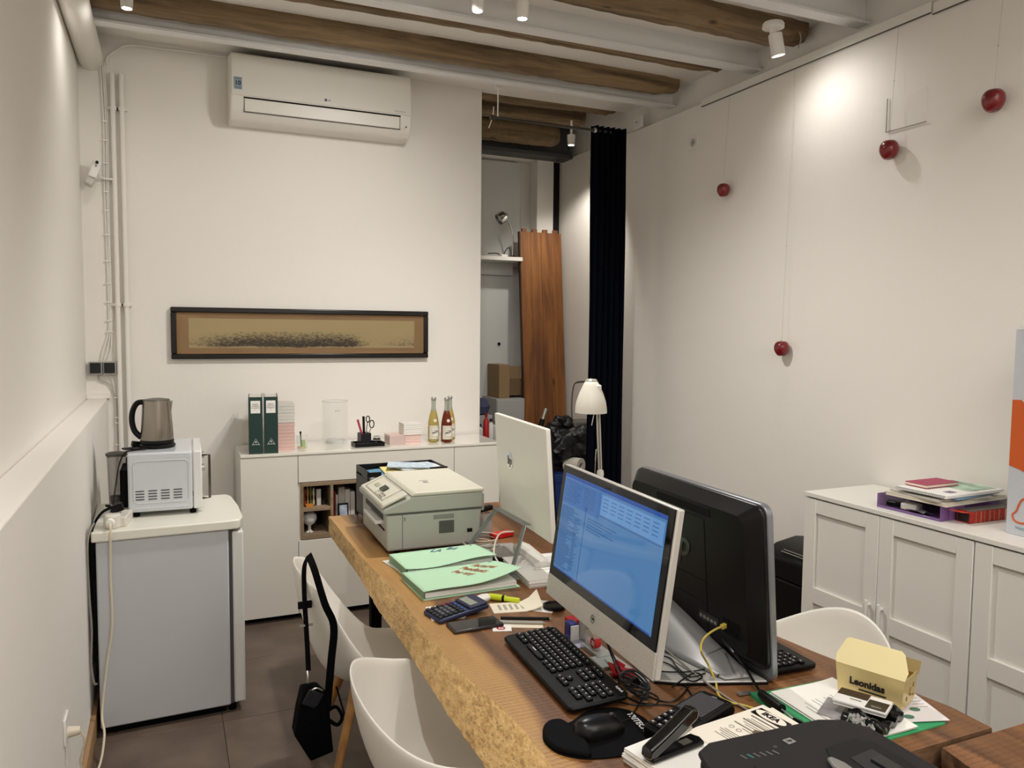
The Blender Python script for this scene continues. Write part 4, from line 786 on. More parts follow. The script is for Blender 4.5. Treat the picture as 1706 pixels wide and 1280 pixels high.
# shredder
t = thing('paper_shredder', 'black paper shredder bin beside the white cabinets', 'shredder', (2.56, 2.56, 0))
MB().prism([(.02, 0), (.33, 0), (.35, .5), (0, .5)], 0, .26, 'y').build('bin', black, t, bevel=.012)
m = MB(); m.prism([(-.005, .50), (.355, .50), (.355, .64), (.18, .66), (.06, .64), (-.005, .60)], -.01, .27, 'y'); m.build('head', black, t, bevel=.015, seg=3)
[MB().obox((.020 + .014 * k, .10, .622 + .006 * k), (.004, .16, .003), (0, R(-25), 0)).build('trim_line', silver, t) for k in (0, 1)]; MB().cyl((.01, -.012, .60), (.01, -.004, .602), .01).build('badge', grey, t)

# ================================================================== DESK
T = .76
lt = [(3.594, .668), (3.42, .668), (3.234, .664), (3.0, .662), (2.817, .664), (2.509, .683), (2.3, .672), (2.031, .664), (1.818, .668), (1.652, .683), (1.554, .695), (1.462, .694), (1.362, .690), (1.10, .68)]
lb_ = [(3.594, .674), (2.966, .665), (2.573, .643), (2.234, .641), (1.808, .625), (1.61, .625), (1.10, .62)]
rt = [(3.60, 1.52), (3.0, 1.55), (2.4, 1.56), (2.0, 1.57), (1.678, 1.587), (1.507, 1.615), (1.282, 1.645), (1.202, 1.665), (1.10, 1.657)]
def interp(tb, y):
    if y >= tb[0][0]: return tb[0][1]
    for (y0_, x0_), (y1_, x1_) in zip(tb, tb[1:]):
        if y <= y0_ and y >= y1_: return x0_ + (x1_ - x0_) * (y0_ - y) / (y0_ - y1_)
    return tb[-1][1]
def slab(name, ya, yb, lt, lb_, rt, th, parent, ny=130, seed=1, edge=None):
    rn = random.Random(seed); m = MB(); rings = []; from mathutils import noise
    for i in range(ny + 1):
        y = ya + (yb - ya) * i / ny; xl = interp(lt, y) + .0035 * noise.noise(Vector((y * 14, 0, seed))); xb = interp(lb_, y); xr = interp(rt, y) + .005 * noise.noise(Vector((y * 8, 3, seed)))
        ring = []
        for k in range(9): ring.append((xl + (xr - xl) * k / 8, y, T, 0))
        for k in range(1, 6): t_ = k / 5; ring.append((xr + .006 * sin(t_ * pi) + .005 * noise.noise(Vector((y * 20, t_ * 3, 7))), y, T - th * t_, 1))
        for k in range(1, 8): ring.append((xr + (xb - xr) * k / 8, y, T - th, 1))
        for k in range(0, 7):
            t_ = 1 - k / 7; ring.append((xl + (xb - xl) * t_ - .004 * sin(t_ * pi) + .009 * noise.noise(Vector((y * 16, t_ * 2.4, 11))) * sin(max(.0, t_) * pi * .9 + .1) + .004 * noise.noise(Vector((y * 45, t_ * 6, 5))), y, T - th * t_, 1))
        rings.append(ring)
    n = len(rings[0]); vs = [p[:3] for r in rings for p in r]; m.v = vs
    for i in range(ny):
        for k in range(n):
            a, b = i * n + k, i * n + (k + 1) % n; m.f.append((a, b, b + n, a + n)); m.mi.append(0 if k < 8 else 1)
    m.f.append(tuple(range(n))); m.mi.append(2); m.f.append(tuple(range(ny * n, ny * n + n))[::-1]); m.mi.append(2)
    return m.build(name, [DTOP, edge or BARK, ENDW], parent, ang=40)
DTOP = desk_top_mat(); BARK = bark_mat(); ENDW = wood('end_grain', '#4a3222', '#8a6848', 0, 30, 2, .8, False, .5)
t = thing('desk', 'long live-edge solid wood slab desk covered in computers and papers', 'desk', (0, 0, 0))
o = slab('table_top', 3.60, 1.10, lt, lb_, rt, .092, t); o.data.transform(Matrix.Identity(4))
for x, y in ((.78, 3.24), (1.36, 3.24), (.82, 1.22), (1.42, 1.22)): MB().box((x, y, 0), (x + .045, y + .045, T - .095)).build('leg', blackm, t, bevel=.002)
MB().box((.82, 3.245, T - .115), (1.36, 3.28, T - .093)).build('crossbar', blackm, t); MB().box((.86, 1.225, T - .115), (1.42, 1.26, T - .093)).build('crossbar', blackm, t)
t = thing('desk', 'second wooden slab desk at the lower right corner', 'desk', (0, 0, 0))
slab('table_top', 1.085, .15, [(1.09, 1.482), (1.02, 1.462), (.9, 1.47), (.2, 1.46)], [(1.09, 1.488), (.2, 1.475)], [(1.09, 2.42), (.1, 2.42)], .085, t, 60, 4, ENDW)
for x, y in ((1.52, .95), (2.3, .95), (1.52, .25), (2.3, .25)): MB().box((x, y, 0), (x + .045, y + .045, T - .085)).build('leg', blackm, t, bevel=.002)

# ------------------------------------------------------------------ chairs
def shell_chair(loc, rz, lab, hb=.80, ha=.665, side=False):
    t = thing('shell_chair' if side else 'tub_chair', lab, 'chair', loc, rz, None)
    m = MB(); NA = 40; NT = 12; vs = []
    def h(phi):                       # rim height; phi = 0 at the back, pi at the front
        a = abs(phi) / pi
        if side: return hb - .03 * (a / .15) ** 2 if a < .15 else max(.462, hb - .03 - (hb - .49) * (.5 - .5 * cos(pi * min(1, (a - .15) / .37))))
        if a < .62: return hb + (ha - hb) * (.5 - .5 * cos(pi * min(1, a / .42)))
        k = (a - .62) / .38; return ha + (.455 - ha) * (.5 - .5 * cos(pi * min(1, k * 1.25)))
    for i in range(NA):
        phi = -pi + 2 * pi * i / NA; d = (-cos(phi), sin(phi)); H = h(phi); fr = abs(phi) / pi
        for j in range(NT + 1):
            u = j / NT
            if u < .45: k = u / .45; rad = .20 * k * (1.05 if fr > .6 else 1); z = .43 + .01 * k * k
            else:
                k = (u - .45) / .55; hh = max(.02, H - .44)
                rad = .20 + (.075 * sin(k * pi / 2) + .035 * k) * min(1, hh / .2 + .25); z = .44 + hh * (k ** 1.35)
            e = 1.0 if fr < .5 else 1.0 + .05
            vs.append((d[0] * rad * e, d[1] * rad * 1.03, z))
    fs = []
    for i in range(NA):
        for j in range(NT): a = i * (NT + 1) + j; b = ((i + 1) % NA) * (NT + 1) + j; fs.append((a, b, b + 1, a + 1) if j else (a, b + 1, a + 1))
    # weld centre
    m.add(vs, fs)
    o = m.build('shell', chairw, t, ang=180)
    bm = bmesh.new(); bm.from_mesh(o.data); bmesh.ops.remove_doubles(bm, verts=bm.verts, dist=.0008); bmesh.ops.recalc_face_normals(bm, faces=bm.faces); bm.to_mesh(o.data); bm.free()
    s_ = o.modifiers.new('solid', 'SOLIDIFY'); s_.thickness = .008; s_.offset = 0
    q = o.modifiers.new('sub', 'SUBSURF'); q.levels = 1; q.render_levels = 1
    for sx_ in (-1, 1):
        for sy_ in (-1, 1):
            MB().cyl((sx_ * .11, sy_ * .11, .425), (sx_ * .235, sy_ * .235, 0), .018, .011, 14).build('leg', legwood, t)
    m = MB(); m.tube([(-.13, -.13, .37), (.13, .13, .37)], .005, 6, smooth=False); m.tube([(-.13, .13, .37), (.13, -.13, .37)], .005, 6, smooth=False); m.tube([(-.15, -.15, .30), (-.15, .15, .30)], .004, 6, smooth=False)
    m.build('brace', blackm, t)
    return t
shell_chair((.69, 2.69, 0), -4, 'white shell side chair with a black bag hanging on its back', .835, .5, True)
shell_chair((.715, 1.885, 0), -12, 'white tub chair nearest the viewer on the left of the desk', .76, .645)
shell_chair((1.60, 1.70, 0), 180, 'white tub chair on the cabinet side of the desk', .79, .645)

# ------------------------------------------------------------------ bag on chair
t = thing('crossbody_bag', 'small black nylon bag with long strap hung over the chair back', 'bag', (.40, 2.42, 0))
def strap(pts, w=.0125): return MB().tube(pts, w, 8, rz=.0015)
bp_ = lambda u, v, y: tuple(a - b for a, b in zip(aty(u, v, y), (.40, 2.42, 0)))
strap([bp_(514, 925, 2.64), bp_(507, 945, 2.60), bp_(507, 990, 2.56), bp_(511, 1060, 2.50), bp_(514, 1118, 2.46)]).build('strap', fabricb, t)
strap([bp_(514, 925, 2.64), bp_(524, 950, 2.53), bp_(541, 1006, 2.44), bp_(556, 1043, 2.425), bp_(552, 1100, 2.42), bp_(545, 1180, 2.42)]).build('strap', fabricb, t)
MB().obox(bp_(510, 1042, 2.52), (.042, .008, .006)).build('strap_slider', grey, t); MB().obox(bp_(508, 1008, 2.545), (.044, .01, .022)).build('strap_slider', blackm, t)
c_ = bp_(523, 1200, 2.45)
def bagmesh():
    m = MB(); fr = [bp_(*p) for p in ((505, 1155, 2.44), (532, 1150, 2.43), (548, 1165, 2.43), (551, 1205, 2.42), (556, 1254, 2.42), (518, 1270, 2.42), (491, 1228, 2.43), (497, 1190, 2.44))]
    bk = [(x, y + .07, z) for x, y, z in fr]; n = len(fr); cf = [sum(p[i] for p in fr) / n for i in range(3)]; cb = (cf[0], cf[1] + .10, cf[2]); cf = (cf[0], cf[1] - .03, cf[2])
    m.add(fr + bk + [cf, cb], [(i, (i + 1) % n, n + (i + 1) % n, n + i) for i in range(n)] + [(i, (i + 1) % n, 2 * n) for i in range(n)] + [(n + i, n + (i + 1) % n, 2 * n + 1) for i in range(n)]); return m
bagmesh().build('pouch', fabricb, t, sub=0, bevel=.006)
MB().obox(bp_(521, 1165, 2.42), (.05, .006, .05), (0, R(30), 0)).build('flap', mat('bag_sheen', '#1b1c22', .45), t, bevel=.003)
MB().tube([bp_(545, 1185, 2.43), bp_(560, 1178, 2.43), bp_(570, 1195, 2.42), bp_(562, 1208, 2.42), bp_(548, 1200, 2.43)], .006, 6).build('side_loop', fabricb, t)
MB().tube([bp_(512, 1118, 2.46), bp_(513, 1128, 2.45), bp_(513, 1138, 2.45)], .0035, 6).build('swivel_hook', silver, t); MB().tube([bp_(540, 1180, 2.44), bp_(543, 1190, 2.43), bp_(541, 1200, 2.43)], .0035, 6).build('swivel_hook', silver, t)
MB().obox(bp_(513, 1148, 2.45), (.02, .012, .035)).build('tab', blackm, t, bevel=.004)
MB().tube([bp_(517, 1152, 2.43), bp_(527, 1147, 2.43), bp_(537, 1151, 2.43)], .003, 6).build('zip', silver, t)
# ================================================================== ON THE DESK
# ---- laser printer (front faces -x)
t = thing('laser_printer', 'pale grey multifunction laser printer at the far end of the desk', 'printer', (.772, 2.89, T), -1.5)
pg = mat('printer_grey', '#a9aba2', .5); pt = mat('printer_top', '#cdcaba', .45)
MB().prism([(-.014, .012), (.362, .012), (.372, .155), (-.016, .155)], 0, .46, 'y').build('lower_body', pg, t, bevel=.010, seg=3)
MB().prism([(-.03, .157), (.376, .157), (.378, .222), (.085, .222), (-.03, .178)], 0, .47, 'y').build('upper_body', pg, t, bevel=.008, seg=3)
MB().prism([(.078, .222), (.382, .222), (.38, .238), (.095, .238)], -.004, .475, 'y').build('scanner_lid', pt, t, bevel=.006, seg=3)
MB().prism([(-.034, .180), (.070, .226), (.066, .236), (-.030, .196)], .004, .42, 'y').build('control_panel', pt, t, bevel=.005, seg=3)
sl_ = math.atan2(.046, .104)
def onpanel(a, y, h=.0): return (-.030 + a * cos(sl_), y, .197 + a * sin(sl_) + h)
MB().obox(onpanel(.055, .20, .002), (.03, .065, .003), (0, -sl_, 0)).build('display', mat('lcd_dark', '#3b3e38', .2), t)
rr = MB(); ps = [onpanel(a, y, .002) for a, y in ((.012, .06), (.10, .06), (.10, .37), (.012, .37), (.012, .06))]; rr.tube(ps, .0012, 5, smooth=False); rr.build('panel_outline', mat('outline_grey', '#8c8778', .6), t)
for a in (.02, .034): 
    for y in (.11, .14, .17, .21): MB().obox(onpanel(a, y, .002), (.007, .014, .003), (0, -sl_, 0)).build('button', grey if y < .15 else mat('button_pale', '#bfbba8', .4), t, bevel=.001)
for y in (.28, .30, .32): MB().obox(onpanel(.05, y, .002), (.02, .008, .002), (0, -sl_, 0)).build('button', mat('button_pale'), t)
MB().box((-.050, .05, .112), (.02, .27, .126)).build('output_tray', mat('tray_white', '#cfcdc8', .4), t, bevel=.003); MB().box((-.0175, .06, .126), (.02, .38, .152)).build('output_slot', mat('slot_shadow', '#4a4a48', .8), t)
MB().box((-.0165, .04, .085), (-.012, .36, .093)).build('tray_gap', blackm, t)
MB().box((.045, -.0012, .018), (.047, .003, .153)).build('panel_seam', mat('seam_dark', '#5c5e58', .7), t); MB().box((-.012, -.0012, .155), (.374, .003, .1575)).build('panel_seam', mat('seam_dark'), t)
MB().box((.17, -.0015, .125), (.255, .004, .143)).build('grip', mat('grip_shadow', '#80827b', .6), t, bevel=.002)
for k in range(12): MB().box((.193, -.002, .068 + k * .0042), (.255, .002, .0702 + k * .0042)).build('vent_slot', mat('vent_black', '#34352f', .7), t)
MB().box((.310, -.002, .062), (.332, .003, .077)).build('power_switch', black, t, bevel=.001); MB().box((.052, -.002, .128), (.058, .002, .142)).build('latch', mat('grip_shadow'), t)
MB().box((.374, .02, .14), (.39, .12, .21)).build('rear_cover', pg, t, bevel=.003)
MB().box((.18, .17, .2382), (.20, .195, .2395)).build('badge', grey, t); text('brother', .012, inkg, t, (.19, .215, .2394), (0, 0, 0))
for x, y in ((.03, .03), (.33, .03), (.03, .42), (.33, .42)): MB().cyl((x, y, 0), (x, y, .014), .012).build('foot', blackm, t)
# ---- letter tray tower
t = thing('letter_tray', 'black stacked letter tray full of papers behind the laser printer', 'tray', (.80, 3.385, T), 2)
m = MB()
for z in (.02, .10, .18): m.box((0, 0, z), (.37, .20, z + .004)); 
for x in (0, .364):
    for y in (0, .194): m.box((x, y, 0), (x + .006, y + .006, .238))
m.box((0, 0, .208), (.006, .20, .238)); m.box((.364, 0, .208), (.37, .20, .238)); m.box((0, .194, .18), (.37, .20, .238)); m.box((0, .006, .02), (.004, .194, .20)); m.build('frame', black, t, bevel=.001)
MB().box((-.004, -.01, .212), (.06, .0, .234)).build('front_lip', black, t); MB().box((.29, -.01, .212), (.374, .0, .238)).build('front_lip', black, t)
for k, (x, y, rz, c, lab) in enumerate(((.14, .095, .1, '#5f8fb0', 'blue brochure at the left of the letter tray'), (.20, .09, -.08, '#e3cf86', 'pale yellow printed envelope in the letter tray'), (.26, .11, .25, '#d9dde2', 'white leaflet lying over the letter tray papers'), (.23, .10, -.3, '#b6c6d2', 'pale blue leaflet among the letter tray papers'))):
    p = Matrix.Rotation(R(2), 3, 'Z') @ Vector((x, y, 0))
    tag(MB().obox((.80 + p.x, 3.385 + p.y, T + .2135 + .0075 * k), (.21, .15, .0045), (R(2 - k), R(1.2 * (k - 1.5)), rz)).build('leaflet', mat('leaf%d' % k, c, .5, noise=(.25, 40))), lab, 'paper')
MB().box((.02, .02, .184), (.34, .18, .205)).build('paper_fill', paper, t); MB().box((.02, .02, .104), (.34, .18, .15)).build('paper_fill', paper, t)
# ---- green document folders
def folder(name, lab, c, rz, W_, D_, z, thick, seed, lift):
    t = thing(name, lab, 'folder', (c[0], c[1], z), rz)
    MB().box((-W_ / 2, -D_ / 2, 0), (W_ / 2, D_ / 2, .002)).build('back_cover', greenp, t)
    n = 5
    for k in range(n):
        j = rnd.uniform(-.005, .005); MB().sheet(lambda u, v: ((u - .5) * (W_ - .02) + j, (v - .5) * (D_ - .015) + j, .003 + thick * (k + .9) / n + .004 * u * sin(v * 5)), 8, 6, thick / n * .8).build('sheets', paper, t)
    def cov(u, v):
        x = (u - .5) * W_; y = (v - .5) * D_
        return (x, y - .012 * u * (1 - v), thick + .007 + lift * (u ** 1.6) * (1 - v) ** .8 + .006 * sin(u * 6 + seed) * (1 - v))
    MB().sheet(cov, 20, 12, .0012).build('front_cover', greenp, t, ang=180)
    MB().sheet(lambda u, v: (-W_ / 2 + .003 * sin(v * 3), (v - .5) * D_, .002 + (thick + .004) * u), 3, 8, .0008).build('spine', greenp, t)
    return t, cov
greenp = mat('pale_green_card', '#b9dfbe', .75)
t1, cv = folder('document_folder', 'open pale green folder with red handwriting, nearest the calculator', (.905, 2.475), 1.5, .345, .235, T, .018, 1, .042)
def wr(txt, u, v, size, m, tt, cv, rz, dz=.0015):
    p = Vector(cv(u, v)); a = Vector(cv(u + .05, v)) - p; b = Vector(cv(u, v + .05)) - p; nn = a.cross(b).normalized()
    if nn.z < 0: nn = -nn
    q = nn.to_track_quat('Z', 'Y').to_matrix() @ Matrix.Rotation(0, 3, 'Z')
    ax = Matrix((a.normalized(), nn.cross(a.normalized()), nn)).transposed() @ Matrix.Rotation(rz, 3, 'Z')
    return text(txt, size, m, tt, p + nn * dz, ax.to_euler(), shear=.35, sx=.72)
redink = mat('red_ink', '#b0603f', .7); blueink = mat('blue_ink', '#4d6f8f', .7)
wr('Factures', .80, .66, .046, redink, t1, cv, R(-62)); wr('Pendents', .67, .60, .046, redink, t1, cv, R(-62)); wr('Per any', .54, .55, .040, redink, t1, cv, R(-55)); 
wr('CL', .92, .84, .02, mat('green_ink', '#244d3c', .7), t1, cv, R(20), .002)
t2, cv2 = folder('document_folder', 'closed pale green folder with blue writing, nearest the laser printer', (.915, 2.70), 2.0, .345, .20, T, .026, 3, .012)
wr('LA', .50, .84, .05, blueink, t2, cv2, R(-30)); wr('Bd', .68, .84, .05, blueink, t2, cv2, R(-30)); wr('cl', .92, .88, .018, mat('green_ink'), t2, cv2, R(20))
papers('loose_papers', (.80, 2.72), (.13, .22), 10, T + .0001, .004, mat('clear_sleeve', '#e0dcd8', .3), 'white sheets in plastic sticking out left under the green folders', 'paper', .0, 2)
# ---- white paper pile behind the screen
t = papers('paper_pile', (1.215, 2.46), (.21, .28), -5, T, .030, paper, 'pile of white printed sheets left of the lit screen', 'paper', .0, 7)
for k in range(7): MB().box((-.05 + (k % 3) * .004, .09 - k * .022, .0298), (.09, .092 - k * .022, .0303)).build('printed_line', inkg, t)
tag(MB().obox((1.20, 2.345, T + .004), (.12, .03, .007), (0, 0, -.1)).build('notepad', mat('pad_grey', '#8c8c8e', .5), bevel=.001), 'grey notepad edge under the white sheet pile', 'notepad')
# ---- calculator and neighbours
papers('note_paper', (.765, 2.225), (.10, .11), -8, T, .006, mat('note_white'), 'white notepad under the calculator', 'notepad', 0, 3)
t = thing('calculator', 'dark blue pocket calculator with grey display tilted on a notepad', 'calculator', (.795, 2.205, T + .0075), 0, rot=(0, R(-5.0), R(11)))
cb_ = mat('calculator_blue', '#232a47', .4)
MB().box((-.088, -.052, 0), (.088, .052, .014)).build('body', cb_, t, bevel=.006, seg=3)
MB().box((.022, -.046, .014), (.088, .046, .021)).build('display_hood', cb_, t, bevel=.005); MB().box((.030, -.034, .0212), (.058, .034, .0222)).build('display', mat('lcd', '#8f9488', .2), t)
keym = [mat('key_dark', '#1a1b20', .4), mat('key_grey', '#55565c', .4), mat('key_red', '#6a2f3b', .4)]
for i in range(5):
    for j in range(5):
        k = 2 if (i >= 3 and j >= 3) and i * j > 9 and j == 4 else (1 if 1 <= i <= 3 and 1 <= j <= 3 else 0)
        kk = MB().obox((-.076 + i * .0175, -.038 + j * .019, .0165), (.0125, .0140, .006)).build('key', keym[k], t, bevel=.0015, seg=1)
for j in range(5): MB().obox((.008, -.038 + j * .019, .0155), (.007, .012, .004)).build('key', mat('key_blue', '#3b4d86', .4), t)
t = thing('correction_roller', 'white correction tape mouse behind the calculator', 'correction tape', (.905, 2.275, T), 30)
MB().prism([(-.045, -.018), (.02, -.02), (.04, -.008), (.04, .008), (.02, .02), (-.045, .02)], 0, .018).build('body', white, t, bevel=.007, seg=3); MB().cyl((.036, 0, .008), (.046, 0, .005), .004).build('tip', redm, t)
t = thing('highlighter', 'yellow green highlighter pen lying by the green folder', 'pen', (.936, 2.285, T + .0105), -42.5)
hl = mat('highlighter_yellow', '#c9d62a', .3)
MB().cyl((0, 0, 0), (.058, 0, 0), .0105, n=16).build('barrel', hl, t); MB().cyl((.045, 0, 0), (.053, 0, 0), .0109, n=16).build('black_ring', black, t); MB().cyl((.058, 0, -.0015), (.102, 0, -.0015), .0085, n=16).build('cap', hl, t)
tt = thing('phone', 'black smartphone lying by the calculator', 'phone', (.811, 2.09, T), 1.5)
MB().box((-.078, -.037, 0), (.078, .037, .010)).build('body', mat('phone_rim', '#3f3b3a', .3, .5), tt, bevel=.004, seg=3); MB().box((-.074, -.033, .0095), (.074, .033, .0108)).build('screen', mat('phone_glass', '#030304', .04), tt, bevel=.001)
MB().box((-.02, -.0385, .003), (.0, -.0365, .007)).build('side_button', dgrey, tt); MB().cyl((.07, -.037, .005), (.07, -.0385, .005), .002).build('port', black, tt)
t = papers('receipt', (.985, 2.19), (.155, .085), -12, T, .003, papery, 'curled cream receipt with printed columns', 'receipt', .075, 1)
for k in range(6): MB().box((-.055 + k * .018, -.025, .0029), (-.046 + k * .018, .02, .0033)).build('printed_column', mat('faded_ink', '#a9a496', .8), t)
papers('receipt', (1.07, 2.165), (.08, .10), -40, T, .0015, paper, 'white till receipt under the cream receipt end', 'receipt', 0, 1)
t = papers('business_card', (.875, 2.045), (.055, .05), -20, T, .0012, paper, 'white card with a red round mark beside the keyboard', 'card', 0, 1)
rg = MB(); rg.lathe([(.008, 0), (.013, 0), (.013, .0004), (.008, .0004)], (0, 0, .0014), 20, cap=False); rg.build('red_mark', redm, t); text('B', .012, redm, t, (0, 0, .0014), (0, 0, R(-60)))
for a, b, c, lab, mm in ((.902, 1.04, 0, 'black ballpoint pen beside the keyboard', black), (.885, 1.01, 1, 'clear silver pen beside the black pen', silver)):
    p0 = atz(834 - 4 * c, 1030 + 6 * c, T + .006); p1 = atz(915 - 10 * c, 1031 + 7 * c, T + .006)
    tt = thing('ballpoint_pen', lab, 'pen'); MB().cyl(p0, p1, .0045, n=10).build('barrel', mm, tt); MB().cyl(p1, (p1[0] + .008, p1[1] - .004, p1[2] - .001), .0035, .001, n=8).build('tip', silver, tt)
papers('note_paper', (.945, 2.045), (.12, .05), -25, T, .001, papery, 'tan scrap of paper under the pens', 'paper', 0, 1)
t = thing('round_holder', 'black round dish at the left foot of the lit computer', 'dish', (1.095, 2.135, T)); MB().lathe([(.03, 0), (.036, .004), (.036, .012), (.03, .014), (.028, .010), (0, .010)], (0, 0, 0), 24).build('dish', black, t)
# ---- keyboards
def keyboard(loc, rz, lab, cols=19, tilt=3.0):
    t = thing('keyboard', lab, 'keyboard', loc, 0, rot=(R(tilt), 0, R(rz)))
    MB().prism([(-.225, -.066), (-.215, -.078), (.215, -.078), (.225, -.066), (.225, .066), (.21, .078), (-.21, .078), (-.225, .066)], 0, .012).build('body', mat('keyboard_black', '#0a0a0b', .42, spec=.22), t, bevel=.004, seg=2)
    km = mat('keycap', '#111112', .45, spec=.25); lm = mat('key_legend', '#c9c9c9', .6); proto = None; n = 0
    kb = MB().box((-.0078, -.0075, 0), (.0078, .0075, .006)).build('key', km, t, bevel=.0016, seg=1); kb.location = (-.205, .058, .012)
    lg = MB().box((-.0035, .0005, .0061), (.0002, .0035, .0064)).build('legend', lm, kb)
    def key(x, y, wx=1, wy=1):
        k = kb.copy(); COL.objects.link(k); k.parent = t; k.location = (x, y, .012); k.scale = (wx, wy, 1); l = lg.copy(); COL.objects.link(l); l.parent = k
    for i in range(1, 13): key(-.200 + i * .0185 + (i // 4) * .004, .058, 1, .75)
    for r_ in range(4):
        for i in range(14): 
            if r_ == 3 and i in (0, 13): key(-.201 + i * .0185 + (.004 if i == 0 else -.002), .036 - r_ * .0182, 1.15)
            else: key(-.205 + i * .0185, .036 - r_ * .0182)
    for x, w in ((-.203, 1.3), (-.180, 1.2), (-.157, 1.2), (-.085, 6.2), (-.012, 1.2), (.012, 1.2), (.036, 1.2)): key(x, -.0368, w)
    for i in range(3):
        for r_ in (0, 1): key(.075 + i * .0185, .036 - r_ * .0182)
        key(.075 + i * .0185, .058, 1, .75)
        key(.075 + i * .0185, -.0368)
    key(.0935, -.0186)
    for i in range(4):
        for r_ in range(5):
            if i == 3 and r_ in (2, 4): continue
            key(.148 + i * .0185, .036 - r_ * .0182)
    return t
k1 = keyboard((.905, 1.722, T + .012), -93.6, 'full-size black keyboard in front of the lit screen', tilt=4)
text('logitech', .010, mat('key_legend'), k1, (.19, .067, .0123), (0, 0, 0), bold=.0002)
for x in (-.17, .17): MB().box((x - .015, .05, -.014), (x + .015, .06, 0)).build('foot', blackm, k1)
keyboard((1.455, 1.70, T + .008), 88, 'black keyboard on the far side behind the black computer back', tilt=2)
# ---- mouse, mat
def smooth_closed(p, k=4):
    out = []; n = len(p)
    for i in range(n):
        a, b, c, d = (Vector(p[(i + j - 1) % n]) for j in range(4))
        for q in range(k): t_ = q / k; out.append(tuple(.5 * ((2 * b) + (c - a) * t_ + (2 * a - 5 * b + 4 * c - d) * t_ * t_ + (3 * b - a - 3 * c + d) * t_ ** 3)))
    return out
t = thing('mouse_mat', 'black wrist-rest mouse mat at the near left of the desk', 'mouse mat', (0, 0, T))
mp_ = [(.722, 1.455), (.712, 1.42), (.720, 1.375), (.755, 1.34), (.80, 1.323), (.85, 1.315), (.90, 1.325), (.945, 1.36), (.965, 1.41), (.96, 1.46), (.935, 1.495), (.895, 1.510), (.85, 1.505), (.815, 1.485), (.79, 1.478), (.765, 1.487), (.742, 1.480)]
MB().prism(smooth_closed(mp_), 0, .004).build('mat', blackm, t, bevel=.0015)
MB().prism(smooth_closed([(.722, 1.455), (.712, 1.42), (.720, 1.375), (.752, 1.342), (.775, 1.335), (.79, 1.40), (.785, 1.472), (.765, 1.487), (.742, 1.480)]), .003, .016).build('wrist_rest', mat('rest_black', '#08080a', .75, spec=.12), t, bevel=.007, seg=3)
text('TRITECH', .021, mat('key_legend'), t, (.940, 1.42, .0046), (0, 0, R(-95)), bold=.0006)
t = thing('mouse', 'black computer mouse on the wrist-rest mat', 'mouse', (.838, 1.415, T + .0045), 4)
m = MB(); NU, NV = 14, 16; vs = []
for i in range(NU + 1):
    u = -1 + 2 * i / NU; x = u * .062; w = .034 * math.sqrt(max(0, 1 - abs(u) ** 3.2)) + .0005; hh = .041 * math.sqrt(max(0, 1 - abs(u + .12) ** 2.6 * .8)) * (1 - .18 * (u + 1) / 2) if abs(u) < 1 else .008
    for k in range(NV + 1): a = pi * k / NV; vs.append((x, cos(a) * w, max(.0, sin(a) ** .8 * hh)))
fs = [(i * (NV + 1) + k, i * (NV + 1) + k + 1, (i + 1) * (NV + 1) + k + 1, (i + 1) * (NV + 1) + k) for i in range(NU) for k in range(NV)]
m.add(vs, fs).build('shell', mat('mouse_gloss', '#0b0b0c', .3, spec=.4), t, ang=180); MB().prism([(-.05, -.02), (.05, -.02), (.055, 0), (.05, .02), (-.05, .02), (-.055, 0)], 0, .006).build('base', dgrey, t)
MB().cyl((.034, -.004, .026), (.034, .004, .026), .009, n=16).build('scroll_wheel', dgrey, t)
tag(MB().tube([(.895, 1.42, T + .012), (.925, 1.43, T + .010), (.96, 1.462, T + .006), (1.0, 1.50, T + .003), (1.04, 1.535, T + .003), (1.05, 1.50, T + .003), (1.02, 1.475, T + .003), (.97, 1.50, T + .003), (.955, 1.535, T + .003), (1.00, 1.60, T + .003), (1.05, 1.66, T + .003)], .0017, 6).build('mouse_cable', black), 'thin black mouse cord looping across the desk', 'cord')
# ---- lit all-in-one computer (screen faces -x)
t = thing('desktop_computer', 'silver framed all-in-one computer with lit blue screen', 'computer', (.996, 1.997, .867), 0, rot=(R(-7.82), 0, R(-93.9)))
PW, PH = .61, .382
fr_m = mat('frame_silver', '#cfccc6', .35, .3); chin = mat('chin_brushed', '#c4c1ba', .4, .25, noise=(.14, 260))
MB().box((0, .004, 0), (PW, .022, PH)).build('housing', fr_m, t, bevel=.004, seg=3)
MB().box((.004, .0, .062), (PW - .006, .005, PH - .003)).build('bezel', mat('bezel_gloss', '#060607', .05), t)
MB().box((.001, -.0005, .001), (PW - .001, .004, .0615)).build('chin', chin, t, bevel=.001)
def screen_mat():
    m = bpy.data.materials.new('lit_screen'); m.use_nodes = True; N = m.node_tree.nodes; Lk = m.node_tree.links.new; b = N['Principled BSDF']; b.inputs['Base Color'].default_value = (.01, .02, .04, 1); b.inputs['Roughness'].default_value = .06
    b.inputs['Emission Color'].default_value = lin('#4f83b8'); b.inputs['Emission Strength'].default_value = .72
    return m
def glow(name, c, s=.8): return mat(name, '#05080c', .06, emit=c, es=s)
sx0, sx1, sz0, sz1 = .028, PW - .030, .088, PH - .022
scr = MB().box((sx0, -.0012, sz0), (sx1, .001, sz1)).build('screen', screen_mat(), t)
g1, g2, g3, g4 = glow('ui_dark_blue', '#2b54a6', .75), glow('ui_text', '#3a629c', .6), glow('ui_pale', '#6a9bd0', .8), glow('ui_mid', '#3f73b4', .75)
ui = lambda a, b, c, d, m_, n='ui_block', k=0: MB().box((sx0 + a * (sx1 - sx0), -.0016 - k * .0003, sz1 - d * (sz1 - sz0)), (sx0 + b * (sx1 - sx0), -.001, sz1 - c * (sz1 - sz0))).build(n, m_, scr)
